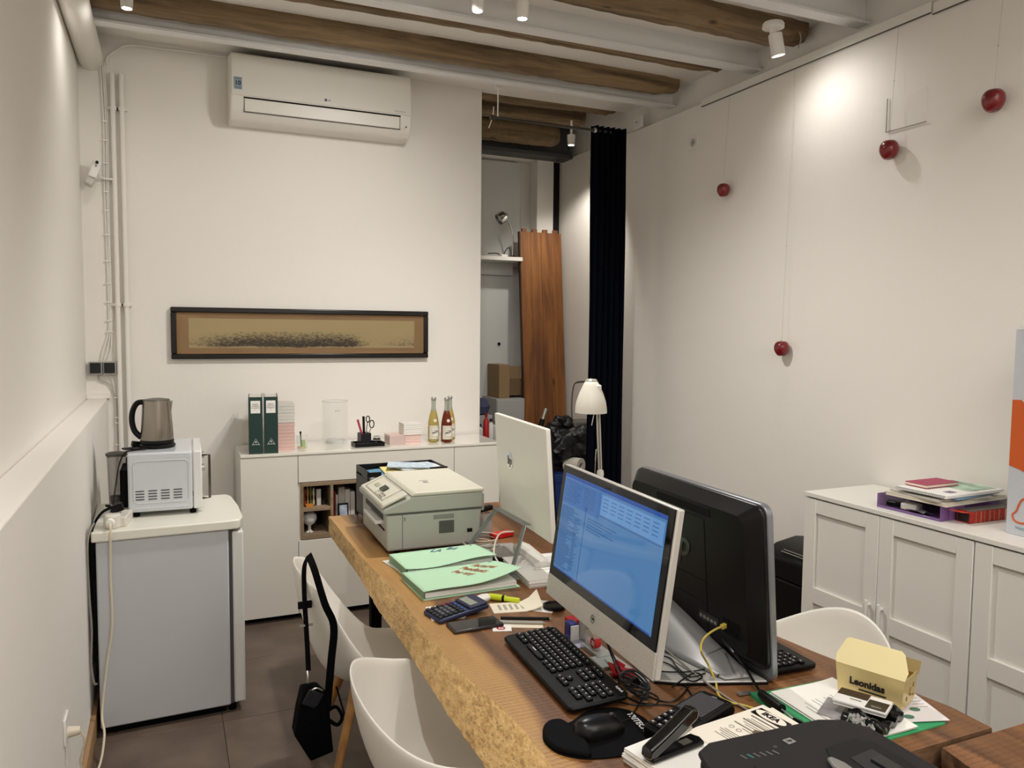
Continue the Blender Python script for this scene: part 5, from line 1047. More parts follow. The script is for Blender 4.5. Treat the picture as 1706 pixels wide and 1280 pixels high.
ui(0, 1, 0, .035, g1, 'title_bar'); ui(0, .42, .045, .30, g4); ui(.43, .99, .06, .25, g3, 'toolbar')
ui(0, .99, .985, 1, g1, 'task_bar'); ui(0.28, .285, .3, .98, g2, 'divider_line'); ui(.42, .99, .262, .268, g2, 'divider_line')
tl = MB()
def tline(x, z, w, h=.006): tl.box((sx0 + x * (sx1 - sx0), -.0021, sz1 - (z + h) * (sz1 - sz0)), (sx0 + (x + w) * (sx1 - sx0), -.0014, sz1 - z * (sz1 - sz0)))
rq = random.Random(11)
for i in range(46): 
    z = .33 + i * .014
    if z < .97: tline(.01, z, rq.uniform(.08, .2))
for i in range(34):
    z = .40 + i * .016
    if z < .96: tline(.17, z, rq.uniform(.03, .07))
for i in range(5): tline(.31, .34 + i * .028, rq.uniform(.1, .3))
for c in range(7):
    for i in range(4): tline(.45 + c * .075, .09 + i * .035, .05)
for i in range(8): tline(.24, .07 + i * .025, .12)
for i in range(10): tline(.02 + .02 * (i % 3), .06 + i * .022, .14)
for i in range(6): tline(.02 + i * .06, .017, .03, .006)
for i in range(14): tline(.3 + i * .035, .99, .018, .006)
tl.build('text_lines', g2, scr, kind='stuff')
MB().cyl((sx0 + .28 * (sx1 - sx0), -.002, sz1 - .27 * (sz1 - sz0)), (sx0 + .28 * (sx1 - sx0), -.001, sz1 - .27 * (sz1 - sz0)), .007).build('avatar_dot', g1, scr)
em = MB().lathe([(.0095, 0), (.0105, .0006), (.0095, .0012)], (PW / 2, -.0012, .031), 24, rot=(PI2, 0, 0), cap=False).build('emblem_ring', mat('emblem_dark', '#3b3a3a', .3, .6), t)
text('hp', .012, mat('emblem_dark'), t, (PW / 2, -.0012, .0315), FACE, shear=.25)
MB().prism([(.1, .06), (.5, .06), (.48, .33), (.12, .33)], .022, .045, 'y').build('rear_housing', mat('rear_grey', '#77757', .5) if 0 else grey, t, bevel=.012)
t2_ = thing('computer_stand', 'grey metal stand foot under the lit computer', 'stand', (1.08, 1.70, T))
MB().prism([(-.03, -.12), (.0, -.12), (.0, .19), (-.03, .19)], 0, .006).build('foot_plate', mat('stand_grey', '#b8b6b2', .4, .4), t2_, bevel=.002)
MB().prism([(-.035, .006), (-.018, .006), (-.013, .118), (-.030, .118)], .165, .19, 'y').box((.05, -.06, .006), (.062, .06, .30)).build('upright', mat('stand_grey'), t2_, bevel=.003)
# ---- clutter under it
t = thing('blue_stamp', 'small dark blue stamp standing under the lit computer', 'stamp', (1.032, 1.905, T + .0025)); MB().box((-.014, -.018, 0), (.014, .018, .045)).build('body', mat('stamp_blue', '#182a78', .35), t, bevel=.004); MB().box((-.012, -.024, 0), (.012, -.018, .04)).build('side', white, t)
papers('sticky_notes', (1.035, 1.88), (.07, .09), 0, T + .0008, .0015, mat('lavender_paper', '#c3c3dc', .8), 'pale lavender sheet under the blue stamp', 'paper', 0, 1)
tag(MB().box((1.055, 1.945, T), (1.085, 1.99, T + .03)).build('red_box', redm, bevel=.002), 'dark red little box behind the blue stamp', 'box')
t = thing('tape_dispenser', 'clear tape dispenser with red core under the lit computer', 'tape', (1.045, 1.79, T)); MB().box((-.02, -.05, 0), (.022, .05, .014)).build('base', mat('clear_base', '#cfd4d2', .1, alpha=.5), t, bevel=.003)
MB().lathe([(.013, -.009), (.026, -.009), (.026, .009), (.013, .009)], (0, .018, .032), 22, rot=(0, PI2, 0), cap=False).build('tape_roll', mat('tape_clear', '#dcd6cc', .1, alpha=.6), t); MB().lathe([(.009, -.009), (.014, -.009), (.014, .009), (.009, .009)], (0, .0, .028), 20, rot=(0, PI2, 0), cap=False).build('red_core', mat('red_bright', '#d2221e', .3), t)
MB().cyl((-.008, 0, .028), (.008, 0, .028), .009).build('hub', mat('red_bright'), t)
t = thing('card_sleeve', 'stack of clear plastic sleeves between keyboard and lit computer', 'sleeve', (1.035, 1.72, T)); MB().box((-.03, -.035, 0), (.03, .035, .008)).build('sleeves', mat('sleeve_clear', '#b9c2bd', .15, alpha=.8), t, bevel=.001)
t = thing('ribbon_bow', 'crumpled dark red wrapper beside the keyboard end', 'wrapper', (1.035, 1.645, T + .002)); m = MB()
for k in range(5): m.obox((.012 * cos(k * 1.3), .02 * sin(k * 1.3), .010), (.045, .028, .004), (.5 * sin(k), .4 * cos(k * 2), k * .7))
m.build('folds', mat('ribbon_red', '#9a0f1c', .4), t)
t = thing('cable_coil', 'tied coil of grey-black cable beside the keyboard corner', 'cable', (1.012, 1.545, T)); 
for k in range(6): MB().tube([(.018 * cos(a) * (1 + .1 * k), .05 * sin(a), .014 + .006 * cos(a * 2 + k) + .004 * k) for a in [2 * pi * j / 12 for j in range(13)]], .0028, 6).build('loop', mat('cable_dark', '#232427', .5), t)
MB().lathe([(.012, -.006), (.014, 0), (.012, .006)], (.0, .0, .028), 12, rot=(PI2, 0, 0)).build('tie', black, t)
tag(MB().tube([(1.01, 1.60, T + .03), (1.035, 1.70, T + .05), (1.045, 1.76, T + .085), (1.05, 1.77, T + .08), (1.03, 1.68, T + .035), (1.0, 1.58, T + .02)], .0022, 6).build('cable', black), 'thin black cable rising from the coil against the lit computer chin', 'cable')
# ---- black all-in-one computer, back towards us
BR = (1.352, 1.449, T); t = thing('desktop_computer', 'black backed all-in-one computer seen from behind, vents and ports visible', 'computer', BR, 0, rot=(R(4.45), 0, R(-92.5)))
# local x from -.607 (far) to 0 (near); local y: - = back side (towards -x)... back face at y<0
BW, BH = .607, .453; fs_m = mat('frame_satin', '#8f9299', .3, .6); bk = mat('back_black', '#0b0a0a', .38, spec=.3)
def rrect(x0, x1, z0, z1, r, n=5):
    out = []
    for cx_, cz_, a0 in ((x1 - r, z1 - r, 0), (x0 + r, z1 - r, 90), (x0 + r, z0 + r, 180), (x1 - r, z0 + r, 270)):
        for k in range(n): a = R(a0 + 90 * k / (n - 1)); out.append((cx_ + cos(a) * r, cz_ + sin(a) * r))
    return out
MB().prism(rrect(-BW, 0, .0, BH, .028), .0, .018, 'y').build('front_frame', fs_m, t, bevel=.003, seg=2)
MB().prism(rrect(-BW + .004, -.004, .03, BH - .002, .03), -.012, .001, 'y').build('rim_shell', mat('rim_black', '#0c0c0d', .3), t, bevel=.004)
m = MB(); a_ = rrect(-BW + .004, -.004, .034, BH - .004, .03); b_ = rrect(-BW + .035, -.035, .06, BH - .030, .03); n = len(a_)
m.add([(x, -.012, z) for x, z in a_] + [(x, -.045, z) for x, z in b_], [(i, (i + 1) % n, n + (i + 1) % n, n + i) for i in range(n)] + [tuple(range(n, 2 * n))]); m.build('back_cover', bk, t, ang=30)
MB().box((-.43, -.047, .392), (-.17, -.040, .416)).build('vent_slot', mat('void_black', '#020202', .9), t, bevel=.002)
m = MB(); m.box((-.20, -.0462, .07), (-.1985, -.0448, .38)); m.box((-.56, -.0462, .21), (-.20, -.0448, .2115)); m.box((-.56, -.0462, .15), (-.20, -.0448, .1515)); m.box((-.56, -.0462, .382), (-.1985, -.0448, .3832)); m.build('cover_seam', mat('void_black'), t)
for k in range(9): MB().box((-.13 + k * .008 - .0, -.0465, .10), (-.127 + k * .008, -.0445, .14)).build('speaker_slot', mat('void_black'), t)
text('hp', .11, mat('emblem_gloss', '#3a3838', .2), t, (-.33, -.0462, .290), (PI2, 0, 0), bold=.002, shear=.25)
MB().box((-.235, -.047, .10), (-.15, -.044, .125)).build('port_panel', dgrey, t)
for k in range(5): MB().obox((-.225 + k * .016, -.048, .112), (.010, .003, .008)).build('port', silver, t)
for k, h in enumerate((.10, .125, .15, .165, .215)): MB().box((-.012 - .0, -.0128, h), (-.008, -.0118, h + .014)).build('side_port', grey, t)
MB().cyl((-.01, -.013, .25), (-.01, -.011, .25), .003).build('indicator', glow('white_led', '#ffffff', 1.0), t)
# its sloped silver stand
t = thing('computer_stand', 'wide sloping silver stand behind the black backed computer', 'stand', (0, 0, T))
m = MB(); sb = [(1.345, 1.945), (1.30, 1.95), (1.13, 1.88), (1.09, 1.66), (1.085, 1.575), (1.14, 1.54), (1.24, 1.50), (1.345, 1.46)]
m.prism(sb, 0, .010).build('foot_plate', mat('stand_grey'), t, bevel=.003)
vs = []; n_ = 14; A0, A1, B0, B1 = Vector((1.300, 1.965, .150)), Vector((1.318, 1.485, .012)), Vector((1.165, 1.955, .011)), Vector((1.245, 1.500, .011))
for k in range(n_ + 1):
    a_, b_ = A0.lerp(A1, k / n_), B0.lerp(B1, k / n_)
    for j in range(7): u = j / 6; p = b_.lerp(a_, u); vs.append((p.x - .012 * sin(u * pi) * (1 - k / n_), p.y, p.z + .010 * sin(u * pi) * (1 - k / n_)))
m = MB().add(vs, [(k * 7 + j, k * 7 + j + 1, (k + 1) * 7 + j + 1, (k + 1) * 7 + j) for k in range(n_) for j in range(6)]); o = m.build('sloping_shield', mat('shield_silver', '#8a8989', .4, .3), t, ang=80); s_ = o.modifiers.new('s', 'SOLIDIFY'); s_.thickness = .003
MB().prism([(1.086, 1.57), (1.14, 1.535), (1.24, 1.497), (1.345, 1.457), (1.345, 1.465), (1.24, 1.505), (1.14, 1.543), (1.09, 1.578)], 0, .006).build('rubber_edge', black, t)
# cables round the stands
def cab(pts, r, m, lab, h=None): return tag(MB().tube([atz(u, v, T + (.012 if h is None else h[i] if isinstance(h, (list, tuple)) else h)) for i, (u, v) in enumerate(pts)], r, 6).build('cable', m), lab, 'cable')
yel = mat('cable_yellow', '#c4ae4c', .45)
ye = Vector(BR) 
t = thing('network_cable', 'yellow network cable plugged into the back of the black computer', 'cable')
pA = atx(1207, 1043, 1.30)
MB().tube([pA, atx(1190, 1050, 1.27), atx(1172, 1065, 1.24), atx(1168, 1085, 1.20), atz(1180, 1108, T + .03), atz(1192, 1135, T + .006), atz(1197, 1158, T + .005), atz(1215, 1170, T + .005), atz(1240, 1176, T + .005), atz(1265, 1186, T + .005), atz(1295, 1215, T + .006)], .0028, 8).build('cord', yel, t)
MB().obox(pA, (.022, .012, .012), (0, R(-15), 0)).build('plug', yel, t, bevel=.002)
cab(((1100, 1075), (1130, 1100), (1160, 1125), (1200, 1155), (1240, 1180), (1275, 1200)), .0028, mat('cable_grey2'), 'thin grey cable running straight across the desk towards the leaflets', [.03, .02, .012, .006, .005, .005])
t = thing('power_cable', 'thick black power cord with adapter lying on the green card folder', 'cord')
MB().tube([atx(1205, 1065, 1.29), atx(1222, 1088, 1.25), atz(1240, 1110, T + .04), atz(1255, 1135, T + .03), atz(1268, 1155, T + .02)], .0035, 8).build('cord', black, t)
MB().cyl(atz(1268, 1156, T + .022), atz(1302, 1182, T + .022), .010, .012, 14).build('adapter', black, t)
MB().tube([atz(1302, 1182, T + .022), atz(1315, 1192, T + .018), atz(1322, 1198, T + .014)], .002, 6).build('thin_lead', silver, t); MB().tube([atz(1322, 1198, T + .016), atz(1345, 1210, T + .016), atz(1362, 1222, T + .016)], .004, 6).build('lead', black, t)
for k, pts in enumerate((((1092, 1058), (1110, 1056), (1140, 1062), (1165, 1072), (1130, 1092), (1105, 1085)), ((1098, 1030), (1112, 1070), (1128, 1090), (1165, 1070), (1200, 1060)), ((1092, 1118), (1120, 1120), (1160, 1118), (1200, 1105), (1205, 1075)), ((1095, 1100), (1120, 1110), (1150, 1135), (1170, 1128), (1155, 1122), (1120, 1145)), ((1062, 1150), (1100, 1168), (1130, 1165), (1160, 1130), (1200, 1115)), ((1040, 1160), (1070, 1172), (1110, 1175), (1145, 1178), (1155, 1165), (1140, 1140)), ((1100, 1092), (1118, 1098), (1128, 1112), (1150, 1128), (1175, 1122)), ((1185, 1060), (1200, 1085), (1205, 1110), (1195, 1128)))):
    cab(pts, .0019, black, ['black cable looping high behind the lit computer', 'black cable rising towards the black computer ports', 'black cable lying across the silver stand', 'black cable crossing the front of the stand foot', 'black cable sweeping from the keyboard side to the stand', 'black cable curling on bare desk before the terminal', 'short black cable tangled at the lit computer edge', 'black cable hanging under the black computer ports'][k], .014 if k in (0, 1, 2, 3, 6, 7) else .003)
# ---- white all-in-one computer, back towards us
t = thing('desktop_computer', 'white backed all-in-one computer with a round chrome logo, beside the laser printer', 'computer', (1.187, 2.309, .911), 0, rot=(R(-4.06), 0, R(86)))
# local x 0..54 near->far; back face towards -x world = +y local
wb = mat('computer_white', '#f1eee6', .35)
MB().prism(rrect(0, .54, .0, .393, .008), -.003, .014, 'y').build('rear_cover', wb, t, bevel=.003); MB().box((.004, -.010, .004), (.536, -.003, .389)).build('screen_bezel', black, t)
lg = MB().lathe([(0, 0), (.033, 0), (.033, .0015), (0, .0015)], (.385, .0145, .225), 32, rot=(-PI2, 0, 0)).build('logo_disc', chrome, t)
text('hp', .046, mat('logo_dark', '#3a3835', .2), lg, (.385, .0168, .225), (PI2, 0, pi), bold=.0012, shear=.25)
t = thing('computer_stand', 'grey bent metal strip stand behind the white backed computer', 'stand', (0, 0, T))
sm_ = mat('stand_strip', '#8f9190', .3, .6)
p1, p2 = (1.172, 2.745, .20), (1.172, 2.50, .205)
def strip(p, q, w=.026, th=.005):
    p, q = Vector(p), Vector(q); d = (q - p).normalized(); side = Vector((0, 1, 0)) if abs(d.y) < .75 else Vector((1, 0, .0)); side = (side - d * side.dot(d)).normalized(); n_ = d.cross(side)
    vs = [c + side * a * w / 2 + n_ * b * th / 2 for c in (p, q) for a, b in ((-1, -1), (1, -1), (1, 1), (-1, 1))]
    return MB().add(vs, [(0, 3, 2, 1), (4, 5, 6, 7), (0, 1, 5, 4), (1, 2, 6, 5), (2, 3, 7, 6), (3, 0, 4, 7)])
for yy, (fx, fy) in ((2.76, (1.075, 2.86)), (2.50, (1.085, 2.46))): strip((1.160, yy, .176), (fx, fy, .004)).build('leg', sm_, t, bevel=.002)
strip((1.162, 2.775, .176), (1.162, 2.487, .176), .03).build('crossbar', sm_, t, bevel=.002)
MB().prism([(1.06, 2.44), (1.26, 2.40), (1.27, 2.86), (1.06, 2.90)], 0, .005).build('foot_plate', mat('stand_pale', '#aeaca8', .45, .3), t, bevel=.001)
t = thing('paper_towel_box', 'long white embossed paper packet under the white computer', 'packet', (1.225, 2.575, T + .0052), 84)
MB().prism([(-.03, 0), (.03, 0), (.035, .035), (.0, .05), (-.035, .035)], -.13, .13, 'x').build('packet', mat('embossed_white', '#dedbd4', .8, bump=.5, bscale=90), t, bevel=.004)
t = thing('pen_holder', 'clear plastic holder with dark pens beside the laser printer', 'pot', (1.165, 2.99, T)); m = MB()
for a, b in (((0, 0), (.07, .002)), ((0, .068), (.07, .07)), ((0, 0), (.002, .07)), ((.068, 0), (.07, .07))): m.box((a[0], a[1], 0), (b[0], b[1], .10))
m.build('walls', mat('clear_wall2', '#c8ccca', .1, alpha=.45), t); MB().box((.005, .005, 0), (.04, .06, .07)).build('contents', dgrey, t)
tag(MB().obox((1.20, 3.02, T + .115), (.10, .03, .022), (0, R(-4), .2)).build('stapler', black, bevel=.006), 'black stapler lying on the clear pen holder', 'stapler')
tag(MB().obox((1.27, 2.97, T + .012), (.10, .04, .02), (0, 0, .2)).build('red_case', mat('red_bright'), bevel=.003), 'bright red case behind the grey bent stand', 'case')
for k in range(6):
    cx_, cy_ = 1.12 + .02 * (k % 3), 2.80 + .022 * k
    tag(MB().tube([(cx_ + (.05 + .01 * k) * cos(a) * .7, cy_ + (.04 + .006 * k) * sin(a), T + .008 + .004 * k) for a in [2 * pi * j / 14 for j in range(13)]], .0022, 6).build('cable', mat('cable_cream') if k % 2 else mat('cable_grey2')), 'loop in the tangle of pale cables beside the laser printer', 'cable', 'tangled pale cables beside the laser printer')
tag(MB().tube([(1.17, 2.62, T + .12), (1.12, 2.64, T + .11), (1.09, 2.62, T + .05), (1.10, 2.57, T + .012), (1.13, 2.50, T + .008), (1.17, 2.42, T + .033)], .0032, 8).build('cable', mat('cable_white', '#e0dbd0', .4)), 'white cable arching in front of the grey bent stand', 'cable')
tag(MB().tube([(1.05, 2.82, T + .008), (1.08, 2.74, T + .008), (1.11, 2.66, T + .010), (1.15, 2.58, T + .014), (1.18, 2.52, T + .008)], .0045, 8).cyl((1.105, 2.655, T + .012), (1.135, 2.60, T + .014), .012, n=12).build('thick_cable', black), 'black power lead with thick plug by the green folders', 'cable')
# ---- desk lamp
LX, LY = 1.50, 2.95
p_j = aty(1000, 790, 2.95); p_s = aty(993, 645, 2.95); LX = p_j[0]
t = thing('desk_lamp', 'white adjustable desk lamp with bell shade rising behind the lit computer', 'lamp', (LX, 2.95, T))
MB().lathe([(.0, 0), (.085, 0), (.085, .012), (.02, .02), (.0, .022)], (0, 0, 0), 28).build('base', white, t)
zj = p_j[2] - T; xs = p_s[0] - LX; zs = p_s[2] - T
MB().tube([(0, 0, .02), (0, 0, zj)], .008, 10, smooth=False).build('lower_arm', white, t)
MB().lathe([(0, -.022), (.014, -.016), (.016, 0), (.014, .016), (0, .022)], (0, 0, zj), 16).build('joint', white, t)
for d in (-.006, .006): MB().tube([(d, 0, zj), (xs + .006 + d, 0, zs)], .0042, 8, smooth=False).build('upper_arm', mat('lamp_metal', '#cfcbc2', .25, .4), t)
MB().tube([(-.028, 0, zj - .02), (-.024, 0, zj + .10), (-.018, 0, zj + .105), (-.010, 0, zj + .10)], .0022, 6).build('spring_rod', chrome, t); MB().tube([(xs - .006, -.02, zs - .05), (xs - .030, -.02, zs - .165)], .0022, 6, smooth=False).build('spring_rod', chrome, t)
MB().lathe([(.070, -.122), (.069, -.10), (.064, -.07), (.052, -.035), (.036, 0), (.028, .014), (.022, .016), (.022, .013), (.05, -.036), (.067, -.10), (.068, -.122)], (xs - .012, .02, zs + .008), 32, cap=False).build('shade', mat('shade_white', '#e0dccf', .4), t, ang=60)
MB().lathe([(0, 0), (.024, 0), (.026, .008), (.02, .014), (0, .016)], (xs - .012, .02, zs + .020), 20).build('shade_cap', mat('lamp_metal'), t); MB().obox((xs + .004, -.012, zs - .004), (.026, .02, .03)).build('shade_joint', white, t, bevel=.006)
# ---- card terminal, stapler, leaflets
t = thing('card_terminal', 'black card payment terminal with grey screen between mat and stapler', 'terminal', (1.035, 1.358, T), 0, rot=(0, 0, R(16)))
MB().prism([(-.11, 0), (.10, 0), (.115, .025), (.10, .045), (-.11, .03)], -.042, .042, 'y').build('body', black, t, bevel=.008, seg=3)
s0 = math.atan2(.015, .21)
MB().obox((.038, 0, .0425), (.085, .066, .003), (0, -s0, 0)).build('screen', mat('terminal_glass', '#4b4a4d', .12), t, bevel=.001); MB().obox((.038, 0, .041), (.098, .076, .004), (0, -s0, 0)).build('screen_rim', mat('rim_black'), t, bevel=.001)
for i in range(4):
    for j in range(4): MB().obox((-.092 + i * .020, -.028 + j * .0185, .0335 + i * .0014), (.013, .012, .004), (0, -s0, 0)).build('key', mat('terminal_key', '#2a2a2d', .35), t, bevel=.001); 
for i in range(4):
    for j in range(4): MB().obox((-.092 + i * .020, -.028 + j * .0185, .0358 + i * .0014), (.004, .006, .0004), (0, -s0, 0)).build('key_legend', mat('key_legend'), t)
text('ingenico', .006, mat('key_legend'), t, (.084, 0, .0462), (0, -s0, R(-90)))
t = papers('paper_stack', (.93, 1.215), (.17, .20), 10, T, .030, paper, 'thick white paper stack under the open stapler', 'paper', 0, 8)
t = thing('document_tray', 'clear tray edge with amber papers under the white stack', 'tray', (.86, 1.18, T)); MB().box((-.05, -.07, 0), (-.015, .07, .012)).build('lip', mat('amber_paper', '#d9b06c', .6), t)
t = papers('furniture_leaflet', (1.105, 1.262), (.23, .115), 6.5, T + .028, .003, mat('leaflet_paper', '#ece4d6', .7), 'cream printed shop leaflet with black logo block under the stapler', 'leaflet', 0, 2)
lb = MB().obox((.085, .005, .0036), (.034, .084, .0012)).build('logo_block', black, t); el = MB().lathe([(0, 0), (.5, 0), (.5, .0006), (0, .0006)], (0, 0, 0), 28).build('logo_oval', mat('leaflet_paper'), t, loc=(.085, .005, .0042)); el.scale = (.031, .080, 1)
text('IKEA', .0215, black, t, (.085, .005, .0052), (0, 0, R(-90)), bold=.0008)
for k, (x, w, h) in enumerate(((.055, .006, .08), (.045, .002, .07), (.038, .002, .075), (.030, .006, .08), (.022, .002, .07), (.015, .002, .06), (.004, .005, .08), (-.004, .002, .05), (-.035, .002, .07), (-.042, .002, .075), (-.049, .002, .07), (-.056, .002, .06), (-.063, .002, .07))): MB().box((x, -.045, .0032), (x + w * .7, -.045 + h, .0036)).build('printed_line', mat('leaflet_ink', '#77736c', .8), t)
for k in (0, 1): MB().lathe([(.005, 0), (.006, 0), (.006, .0003), (.005, .0003)], (-.016, .022 - .02 * k, .0034), 12, cap=False).build('printed_icon', inkg, t)
MB().obox((.012, -.025, .0036), (.016, .02, .0004), (0, 0, .4)).build('printed_picture', mat('leaflet_brown', '#6b5a4c', .8), t)
papers('furniture_leaflet', (1.135, 1.262), (.20, .11), 1, T + .0255, .0012, mat('leaflet_paper'), 'second cream leaflet peeking under the one with the logo', 'leaflet', 0, 1)
t = thing('stapler', 'open black stapler tilted up on the white papers', 'stapler', (.912, 1.247, T + .0335), 10)
MB().prism([(-.07, -.016), (.068, -.020), (.075, 0), (.068, .020), (-.07, .016)], 0, .008).build('base', black, t, bevel=.003); MB().box((.02, -.008, .008), (.045, .008, .0095)).build('anvil', silver, t)
MB().obox((-.010, 0, .024), (.115, .014, .008), (0, R(-13), 0)).build('magazine', silver, t, bevel=.002)
MB().prism([(-.078, .008), (-.06, .004), (.020, .038), (.056, .056), (.058, .074), (.040, .080), (-.02, .050), (-.075, .026)], -.014, .014, 'y').build('top_arm', mat('stapler_gloss', '#0b0b0b', .15, coat=.5), t, bevel=.005, seg=3)
# ---- green folder with papers, golden box, chocolates
t = thing('document_folder', 'dark green card folder lying open under white documents, near right of the desk', 'folder', (0, 0, T))
MB().prism([(1.262, 1.428), (1.52, 1.418), (1.592, 1.172), (1.575, 1.150), (1.28, 1.150), (1.235, 1.277)], 0, .003).build('lower_cover', greend, t); MB().prism([(1.262, 1.428), (1.285, 1.427), (1.275, 1.15), (1.255, 1.15), (1.235, 1.277)], .003, .009).build('fold', mat('green_dark_card', '#2f8257', .6), t, bevel=.001)
MB().obox((1.252, 1.437, .005), (.035, .012, .004), (0, 0, -.1)).build('metal_fastener', silver, t)
t = papers('document', (1.40, 1.285), (.19, .25), -2, T + .0045, .006, paper, 'white typed document on the dark green folder', 'paper', .01, 3)
for k in range(9): MB().box((-.07 + k * .012, -.11, .0062), (-.069 + k * .012, -.11 + rnd.uniform(.1, .2), .0066)).build('typed_line', inkg, t)
t = papers('certificate_sheet', (1.535, 1.255), (.17, .17), -18, T + .0065, .0012, mat('sheet_pale', '#e4e0e2', .7), 'white sheet with two green oval seals beside the golden box', 'paper', 0, 1)
for x, y in ((.0, -.062), (.035, -.030)):
    e = MB().lathe([(0, 0), (.5, 0), (.5, .0004), (0, .0004)], (0, 0, 0), 24).build('green_seal', mat('seal_green', '#4d7a66', .7, noise=(.3, 200)), t, loc=(x, y, .0018)); e.scale = (.024, .018, 1)
for k in range(4): MB().box((.045, -.02 + k * .014, .0013), (.074, -.019 + k * .014, .0017)).build('typed_line', inkg, t)
t = papers('leaflet', (1.40, 1.255), (.10, .13), 30, T + .011, .0012, mat('grey_photo', '#8e8c8c', .6, noise=(.5, 18)), 'grey photographic leaflet under the black pouch', 'leaflet', 0, 1)
t = thing('confectionery_box', 'open golden card box with black lettering at the near right of the desk', 'box', (1.454, 1.352, T + .014), -68.4)
BX, BY, BZ = .156, .093, .071
def bxp(u, v, w): s = 1 - .08 * (1 - w); return (BX / 2 + (u - .5) * BX * s, BY / 2 + (v - .5) * BY * s, w * BZ)
m = MB(); c8 = [bxp(u, v, w) for w in (0, 1) for u, v in ((0, 0), (1, 0), (1, 1), (0, 1))]
m.add(c8, [(0, 1, 2, 3), (0, 1, 5, 4), (1, 2, 6, 5), (2, 3, 7, 6), (3, 0, 4, 7)]); o = m.build('body', gold, t, smooth=False); s_ = o.modifiers.new('s', 'SOLIDIFY'); s_.thickness = .0015
lid = [(0, 0), (BX, 0), (BX + .004, .02), (BX - .01, .058), (BX - .018, .064), (.020, .064), (.012, .058), (-.002, .02)]
m = MB(); n = len(lid); la = R(62); m.add([(x, d * cos(la), BZ + d * sin(la)) for x, d in lid] + [(x, d * cos(la) + .0012, BZ + d * sin(la) - .001) for x, d in lid], [tuple(range(n)), tuple(range(n, 2 * n))[::-1]] + [(i, (i + 1) % n, n + (i + 1) % n, n + i) for i in range(n)]); m.build('lid_flap', mat('gold_pale', '#f6e8b2', .45, .1), t, smooth=False)
MB().add([(BX, .0, BZ), (BX, BY, BZ), (BX + .02, BY - .01, BZ + .012), (BX + .022, .055, BZ + .014)], [(0, 1, 2, 3)]); MB().obox((BX - .02, BY - .006, BZ + .008), (.05, .001, .03), (R(-30), 0, 0)).build('inner_flap', mat('gold_inner', '#9a8552', .6), t)
an = math.atan2(.08 * BY / 2, BZ)
tx = text('Leonidas', .0225, mat('gold_box_ink', '#17130c', .5), t, (BX * .47, bxp(0, 0, .48)[1] - .0012, BZ * .50), (PI2 - an, 0, 0), bold=.0009, sx=1.0)
MB().obox((BX * .55, bxp(0, 0, .28)[1] - .001, BZ * .27), (.062, .0006, .0035), (-an, 0, 0)).build('underline_print', mat('gold_box_ink'), t)
for k in range(6): MB().obox((bxp(1, 0, .5)[0] + .0006 + (k % 3 - 1) * .0009, .03 + .018 * (k % 3), .02 + .018 * (k // 3) + .006 * (k % 2)), (.0008, .004, .010), (.6 * k, 0.03, 0)).build('side_print', mat('gold_print', '#8a6f2c', .4), t)
t = thing('foil_pouch', 'black and silver foil pouch under the folded chocolate wrapper', 'pouch', (1.415, 1.208, T + .011), 20)
m = MB(); 
m.sheet(lambda u, v: ((u - .5) * .12, (v - .5) * .09, .016 + .012 * sin(u * 7 + v * 3) * sin(v * 6) + .005 * sin(u * 19)), 18, 14, .012); m.build('foil', mat('foil_black', '#0e0f0f', .2, .4), t, ang=60)
MB().sheet(lambda u, v: (-.065 + .03 * u, (v - .5) * .06, .012 + .014 * sin(v * 9 + u * 4) ** 2), 8, 10, .004).build('silver_fold', mat('foil_silver', '#a9a9ab', .2, .8), t)
t = thing('chocolate_wrapper', 'brown and white folded chocolate package on the foil pouch', 'package', (1.418, 1.238, T + .034), -62)
MB().box((-.055, -.033, 0), (.055, .033, .005)).build('board', paper, t, bevel=.001); m = MB(); m.box((-.057, -.035, .005), (.057, .035, .013)); m.build('package', mat('pack_white', '#e3e1df', .3), t, bevel=.003)
MB().box((-.055, .0, .0131), (.01, .034, .0136)).build('brown_print', mat('choc_brown', '#2c1a13', .3, noise=(.4, 25)), t); MB().box((.012, -.033, .0131), (.054, .012, .0136)).build('brown_print', mat('choc_dark', '#1d1512', .3), t)
text('chocolat', .007, ink, t, (-.012, -.012, .0137), (0, 0, 0)); text('selection', .006, mat('key_legend'), t, (.033, -.02, .0138), (0, 0, 0))
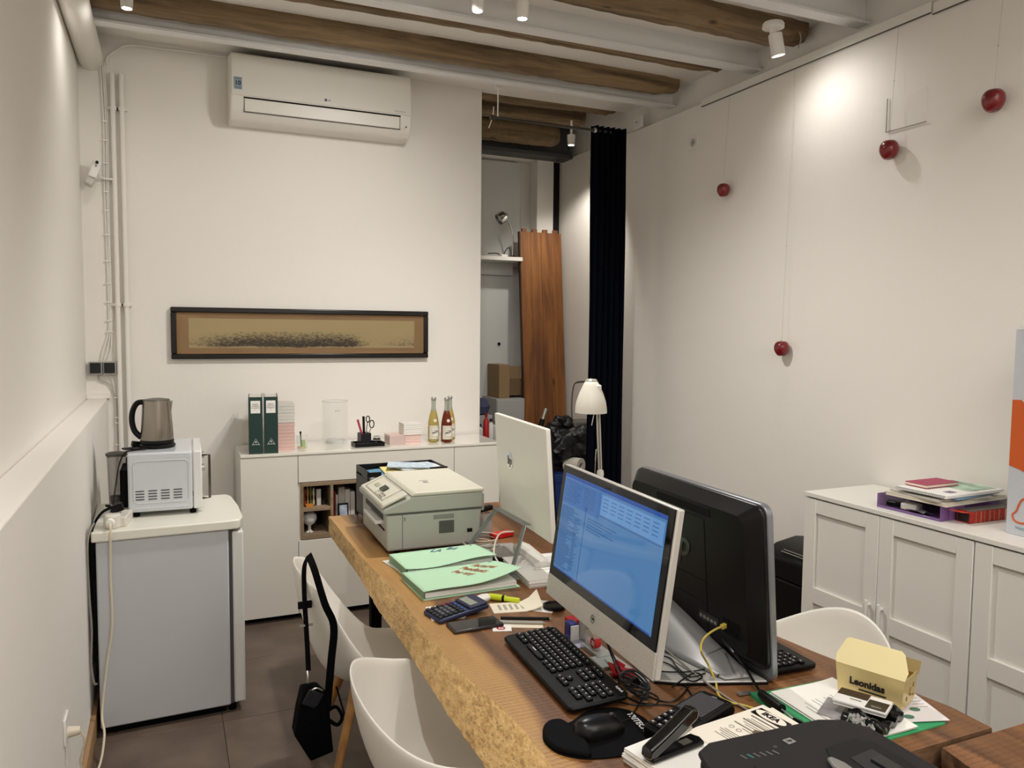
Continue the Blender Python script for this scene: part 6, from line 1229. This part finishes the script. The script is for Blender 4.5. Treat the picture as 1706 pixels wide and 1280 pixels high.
# ---- black inkjet printer in the foreground
t = thing('inkjet_printer', 'matte black inkjet printer in the bottom foreground', 'printer', (.98, 1.035, T), -3.7)
ip = mat('inkjet_black', '#242122', .6, spec=.25)
hh_ = .17
MB().prism([(-.175, -.40), (-.185, -.06), (-.175, -.02), (-.145, -.003), (.09, .0), (.125, -.012), (.155, -.05), (.17, -.40)], 0.0, hh_ - .012).build('body', ip, t, bevel=.01, seg=3)
m = MB(); outer = [(-.180, -.40), (-.190, -.06), (-.178, -.018), (-.145, .0), (.09, .004), (.13, -.010), (.16, -.05), (.175, -.40)]
m.prism(outer, hh_ - .013, hh_).build('top_cover', ip, t, bevel=.008, seg=3)
MB().prism([(.0, -.40), (.012, -.12), (.03, -.085), (.10, -.075), (.125, -.10), (.14, -.40)], hh_ - .001, hh_ + .002).build('tray_recess', mat('recess_black', '#030303', .7), t, bevel=.001)
MB().prism([(.035, -.40), (.045, -.125), (.10, -.115), (.12, -.40)], hh_ + .001, hh_ + .003).build('recess_glass', mat('recess_glass', '#10141a', .2), t)
MB().obox((.085, -.16, hh_ + .004), (.025, .04, .005), (0, 0, .1)).build('recess_tab', dgrey, t, bevel=.001)
MB().prism([(-.012, -.40), (-.006, -.14), (.002, -.118), (.012, -.118), (.02, -.14), (.022, -.40)], hh_ + .0, hh_ + .009).build('handle', mat('lever_grey', '#7a7876', .4), t, bevel=.004, seg=3)
for k in range(6):
    MB().obox((-.118 + k * .012, -.062 - .001 * k, hh_ + .0005), (.0022, .013, .0012), (0, 0, R(18))).build('icon', mat('icon_teal', '#3f8f80', .4) if k == 1 else mat('icon_grey', '#6a6a6a', .5), t)
MB().lathe([(.002, 0), (.003, 0), (.003, .0008), (.002, .0008)], (-.047, -.052, hh_), 12, cap=False).build('icon', mat('icon_grey'), t)
MB().obox((-.012, -.045, hh_ + .0006), (.018, .015, .0013), (0, 0, R(8))).build('emblem', mat('emblem_silver', '#9a9a9a', .3, .5), t, bevel=.001); text('hp', .009, black, t, (-.012, -.045, hh_ + .0015), (0, 0, R(8)))
MB().box((-.120, -.40, hh_ - .0), (-.1188, -.09, hh_ + .0006)).build('seam', black, t)
t = thing('printer_table', 'small dark table carrying the inkjet printer below the frame edge', 'table', (.98, 1.035, 0), -3.7)
MB().box((-.22, -.45, T - .03), (.20, .045, T)).build('table_top', dgrey, t, bevel=.003)
for x, y in ((-.21, -.44), (.17, -.44), (-.21, .02), (.17, .02)): MB().box((x, y, 0), (x + .03, y + .03, T - .03)).build('leg', blackm, t)
